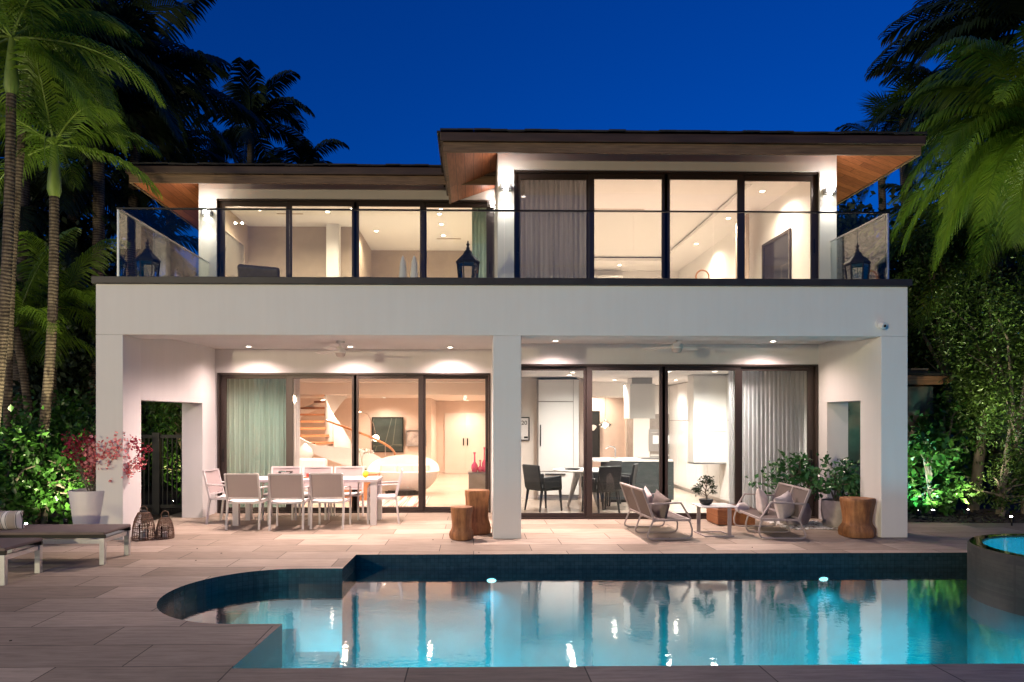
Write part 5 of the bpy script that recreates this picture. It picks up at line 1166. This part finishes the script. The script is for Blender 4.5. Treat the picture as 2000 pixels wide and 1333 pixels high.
def bush(name, label, cat, c, rad, n, size, mat, seed, group=None, trunks=None, ratio=.5, nc=26, spread=.17, kind=None):
    t = thing(name, label, cat, (c[0], c[1], 0), 0, group); rs = np.random.RandomState(seed)
    cs = rs.normal(size=(nc, 3)); cs /= np.linalg.norm(cs, axis=1, keepdims=True); cs *= rs.uniform(.35, 1.0, (nc, 1)) ** .5; cs = cs * np.array(rad) + np.array([0, 0, c[2]])
    m = MB()
    base = trunks or [(0, 0, .05)]
    for (bx__, by__, br_) in base:
        hh = c[2] * (.9 if len(base) > 1 or br_ > .06 else .5); m.tube([(bx__, by__, -.05), (bx__*.8 + .05, by__, hh * .4), (bx__*.4, by__, hh * .75), (bx__*.1, 0, hh)], [br_, br_*.8, br_*.6, br_*.35], 10)
    for p in cs[:14]: m.tube([(0, 0, c[2] * .6), tuple(p * np.array([.5, .5, 1]) * np.array([1, 1, .9])), tuple(p)], [.03, .018, .006], 5)
    m.build('trunk', M['tree_bark'], t, True)
    pts = clump_pts(rs, cs, n, np.array(rad) * spread)
    leaf_cloud('crown', M[mat], t, pts, size, seed, ratio=ratio)
    return t
# left hedge of large leaves
hg = 'shrubs of the left hedge'
for i, (px, Y, zc, rx, rz_2, n, lab) in enumerate([(10, 1.6, .75, .85, .85, 1500, 'large leaved green shrub at the left frame edge behind the lounger'), (85, 2.0, .9, .8, .95, 1500, 'large leaved green shrub in the middle of the left hedge'), (150, 2.2, .75, .65, .85, 1300, 'large leaved green shrub lit by the garden spotlight behind the white planter'), (45, 3.2, 1.3, 1.0, .9, 1400, 'taller shrub at the back of the left hedge'), (165, 3.6, 1.25, .8, .9, 1200, 'back shrub of the hedge beside the villa wall')]):
    bush('hedge_shrub', lab, 'shrub', (PX(px, Y), Y, zc), (rx, .55, rz_2), n, .13, 'leaf', 50 + i, hg, ratio=.6)
# bamboo-like shrub behind the gate
bush('garden_shrub', 'yellow green shrub seen through the bars of the iron gate', 'shrub', (-6.0, 4.6, 1.2), (.9, .5, 1.2), 2200, .13, 'leaf', 60, ratio=.28)
bush('garden_shrub', 'tall shrub above the iron gate in the side passage', 'shrub', (-6.3, 5.8, 2.2), (1.2, .6, .9), 1800, .13, 'leaf2', 61, ratio=.4)
# right garden
tg = 'trees right of the villa'
bush('garden_tree', 'leafy tree with a slanting grey trunk beside the lit path', 'tree', (PX(1945, 3.2), 3.2, 3.2), (1.05, .8, 1.6), 11000, .085, 'leaf2', 70, tg, [(-.45, 0, .11)], .42, 34)
bush('garden_tree', 'leafy tree with several thin stems at the right frame edge', 'tree', (PX(1985, 2.6), 2.6, 2.2), (.95, .8, 1.8), 10000, .085, 'leaf2', 71, tg, [(-.35, 0, .05), (-.12, .1, .045), (.15, 0, .06)], .42, 34)
bush('garden_tree', 'dark leafy tree directly beside the right wall of the villa', 'tree', (PX(1850, 5.0), 5.0, 4.4), (1.3, .8, 1.9), 9000, .10, 'leaf2', 72, tg, [(0, 0, .09)], .42, 34)
bush('garden_tree', 'dark leafy tree high behind the big palm', 'tree', (PX(1960, 5.5), 5.5, 5.0), (1.5, .8, 1.8), 4200, .12, 'leaf_dark', 73, tg, [(0, 0, .1)], .45, 34)
bush('garden_shrub', 'broad leaved shrub above the teal garden spotlight', 'shrub', (PX(1815, 2.6), 2.6, .75), (.55, .45, .75), 1300, .14, 'leaf', 74, 'shrubs right of the villa', None, .6)
bush('garden_shrub', 'broad leaved shrub between the villa and the slanting trunk', 'shrub', (PX(1845, 3.6), 3.6, 1.35), (.7, .5, .75), 1300, .14, 'leaf', 75, 'shrubs right of the villa', None, .6)
bush('garden_shrub', 'low yellow green shrub at the foot of the thin stems', 'shrub', (PX(1955, 2.3), 2.3, .6), (.55, .4, .5), 1500, .075, 'leaf2', 76, 'shrubs right of the villa', None, .4)
# dark masses behind
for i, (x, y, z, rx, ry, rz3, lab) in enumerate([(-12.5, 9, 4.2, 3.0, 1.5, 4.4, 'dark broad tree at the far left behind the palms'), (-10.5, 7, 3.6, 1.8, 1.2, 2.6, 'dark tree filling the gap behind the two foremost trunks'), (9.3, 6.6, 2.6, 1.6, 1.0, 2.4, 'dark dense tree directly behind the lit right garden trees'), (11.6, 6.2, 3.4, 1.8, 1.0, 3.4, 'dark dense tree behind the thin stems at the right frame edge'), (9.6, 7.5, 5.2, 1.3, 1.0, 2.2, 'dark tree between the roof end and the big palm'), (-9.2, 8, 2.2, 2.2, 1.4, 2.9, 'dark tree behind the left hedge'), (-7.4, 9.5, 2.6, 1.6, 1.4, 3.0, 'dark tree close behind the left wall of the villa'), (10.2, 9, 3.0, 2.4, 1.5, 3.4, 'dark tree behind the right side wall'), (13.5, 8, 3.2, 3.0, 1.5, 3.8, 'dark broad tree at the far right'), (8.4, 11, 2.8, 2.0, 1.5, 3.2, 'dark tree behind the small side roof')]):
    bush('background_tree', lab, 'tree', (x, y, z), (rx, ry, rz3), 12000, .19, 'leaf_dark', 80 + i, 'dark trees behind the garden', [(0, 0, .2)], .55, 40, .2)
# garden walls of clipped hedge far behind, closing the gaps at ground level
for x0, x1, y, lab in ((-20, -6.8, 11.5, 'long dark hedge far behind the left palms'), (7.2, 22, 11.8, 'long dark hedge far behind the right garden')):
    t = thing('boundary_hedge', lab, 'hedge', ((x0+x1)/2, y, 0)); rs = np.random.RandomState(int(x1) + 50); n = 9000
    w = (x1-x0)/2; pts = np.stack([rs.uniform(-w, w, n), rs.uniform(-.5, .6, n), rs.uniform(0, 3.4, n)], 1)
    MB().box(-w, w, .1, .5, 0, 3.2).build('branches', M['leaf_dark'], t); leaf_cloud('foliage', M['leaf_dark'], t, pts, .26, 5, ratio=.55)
# mulch of dark pebbles in the right bed
rs = np.random.RandomState(9); m = MB()
for k in range(1500):
    y = rs.uniform(1.35, 3.4); x = rs.uniform(6.5, 10.5)
    if y < 1.62 and x < 9: continue
    r = rs.uniform(.025, .055); m.lathe([(.0001, -.01), (r, r*.35), (.0001, r*.75)], (x, y, -.06 + .03), 5)
tag(m.build('mulch', mk('dark_mulch', (.035, .03, .028), .8, var=.5, vscale=10), None), 'dark pebbles and mulch under the right garden trees', 'mulch', kind='stuff')
# fallen leaf crumbs on the deck
rs = np.random.RandomState(19); m = MB()
for k in range(46):
    x, y = rs.uniform(-4.2, 5.5), rs.uniform(-5.0, .2)
    if -3.2 < x < 10 and -5.3 < y < -1.05: continue
    m.obox((x, y, .004), (.018, .012, .004), Matrix.Rotation(rs.uniform(0, 3), 3, 'Z'))
tag(m.build('leaf_litter', M['soil'], None), 'tiny dark leaf crumbs scattered on the stone deck', 'litter', kind='stuff')
# ---------------- garden spotlights
def garden_spot(label, loc, e, col, tgt, ang=90, star=False, stake=.06):
    t = thing('garden_spotlight', label, 'spotlight', loc, 0, 'garden spotlights')
    d = (Vector(tgt) - Vector(loc)).normalized(); q = d.to_track_quat('-Z', 'Y').to_euler()
    MB().tube([(0, 0, -stake), (0, 0, .06)], .012, 8).build('stake', M['black'], t); MB().tube([Vector((0, 0, .06)), Vector((0, 0, .06)) + d*.08], [.03, .04], 14).build('housing', M['black'], t)
    MB().ball(tuple(Vector((0, 0, .06)) + d*.085), .028 if star else .02, 6).build('bulb', M['lamp_star'], t, True)
    lamp('spot', 'SPOT', Vector((0, 0, .07)) + d*.14, e, col, t, spot_size=math.radians(ang), spot_blend=.8, shadow_soft_size=.04, rot=q)
garden_spot('garden spotlight hidden in the hedge behind the white planter', (PX(128, 1.25), 1.25, 0), 260, (1, .92, .55), (PX(125, 2.6), 2.6, 1.6), 110)
garden_spot('garden spotlight among the palm trunks, aimed at the foremost crowns', (-6.8, .6, 0), 1000, (1, .90, .55), (-7.3, 1.5, 6.5), 75)
garden_spot('garden spotlight behind the iron gate', (-5.9, 3.6, 0), 130, (1, .82, .35), (-6.0, 4.8, 1.6), 110)
garden_spot('teal tinted garden spotlight nearest the right pier', (PX(1793, 1.95), 1.95, 0), 130, (.3, 1, .85), (PX(1800, 3), 3.0, 1.5), 110)
garden_spot('bright white garden spotlight below the broad leaved shrub', (PX(1822, 1.95), 1.95, 0), 170, (1, .95, .7), (PX(1840, 3), 3.2, 2.0), 110, True)
garden_spot('garden spotlight at the foot of the slanting grey trunk', (PX(1890, 2.0), 2.0, 0), 170, (1, .9, .6), (PX(1925, 3.2), 3.4, 3.6), 95)
garden_spot('garden spotlight aimed up into the big right palm', (PX(1990, 1.7) - .6, 1.1, 0), 850, (1, .95, .55), (PX(2000, 1.6) - .5, 1.9, 5.8), 80)
garden_spot('warm garden spotlight on a tall stake under the small side roof', (R1 + .62, 2.75, 1.85), 70, (1, .78, .5), (R1 + .45, 3.7, 2.75), 75, False, 1.9)
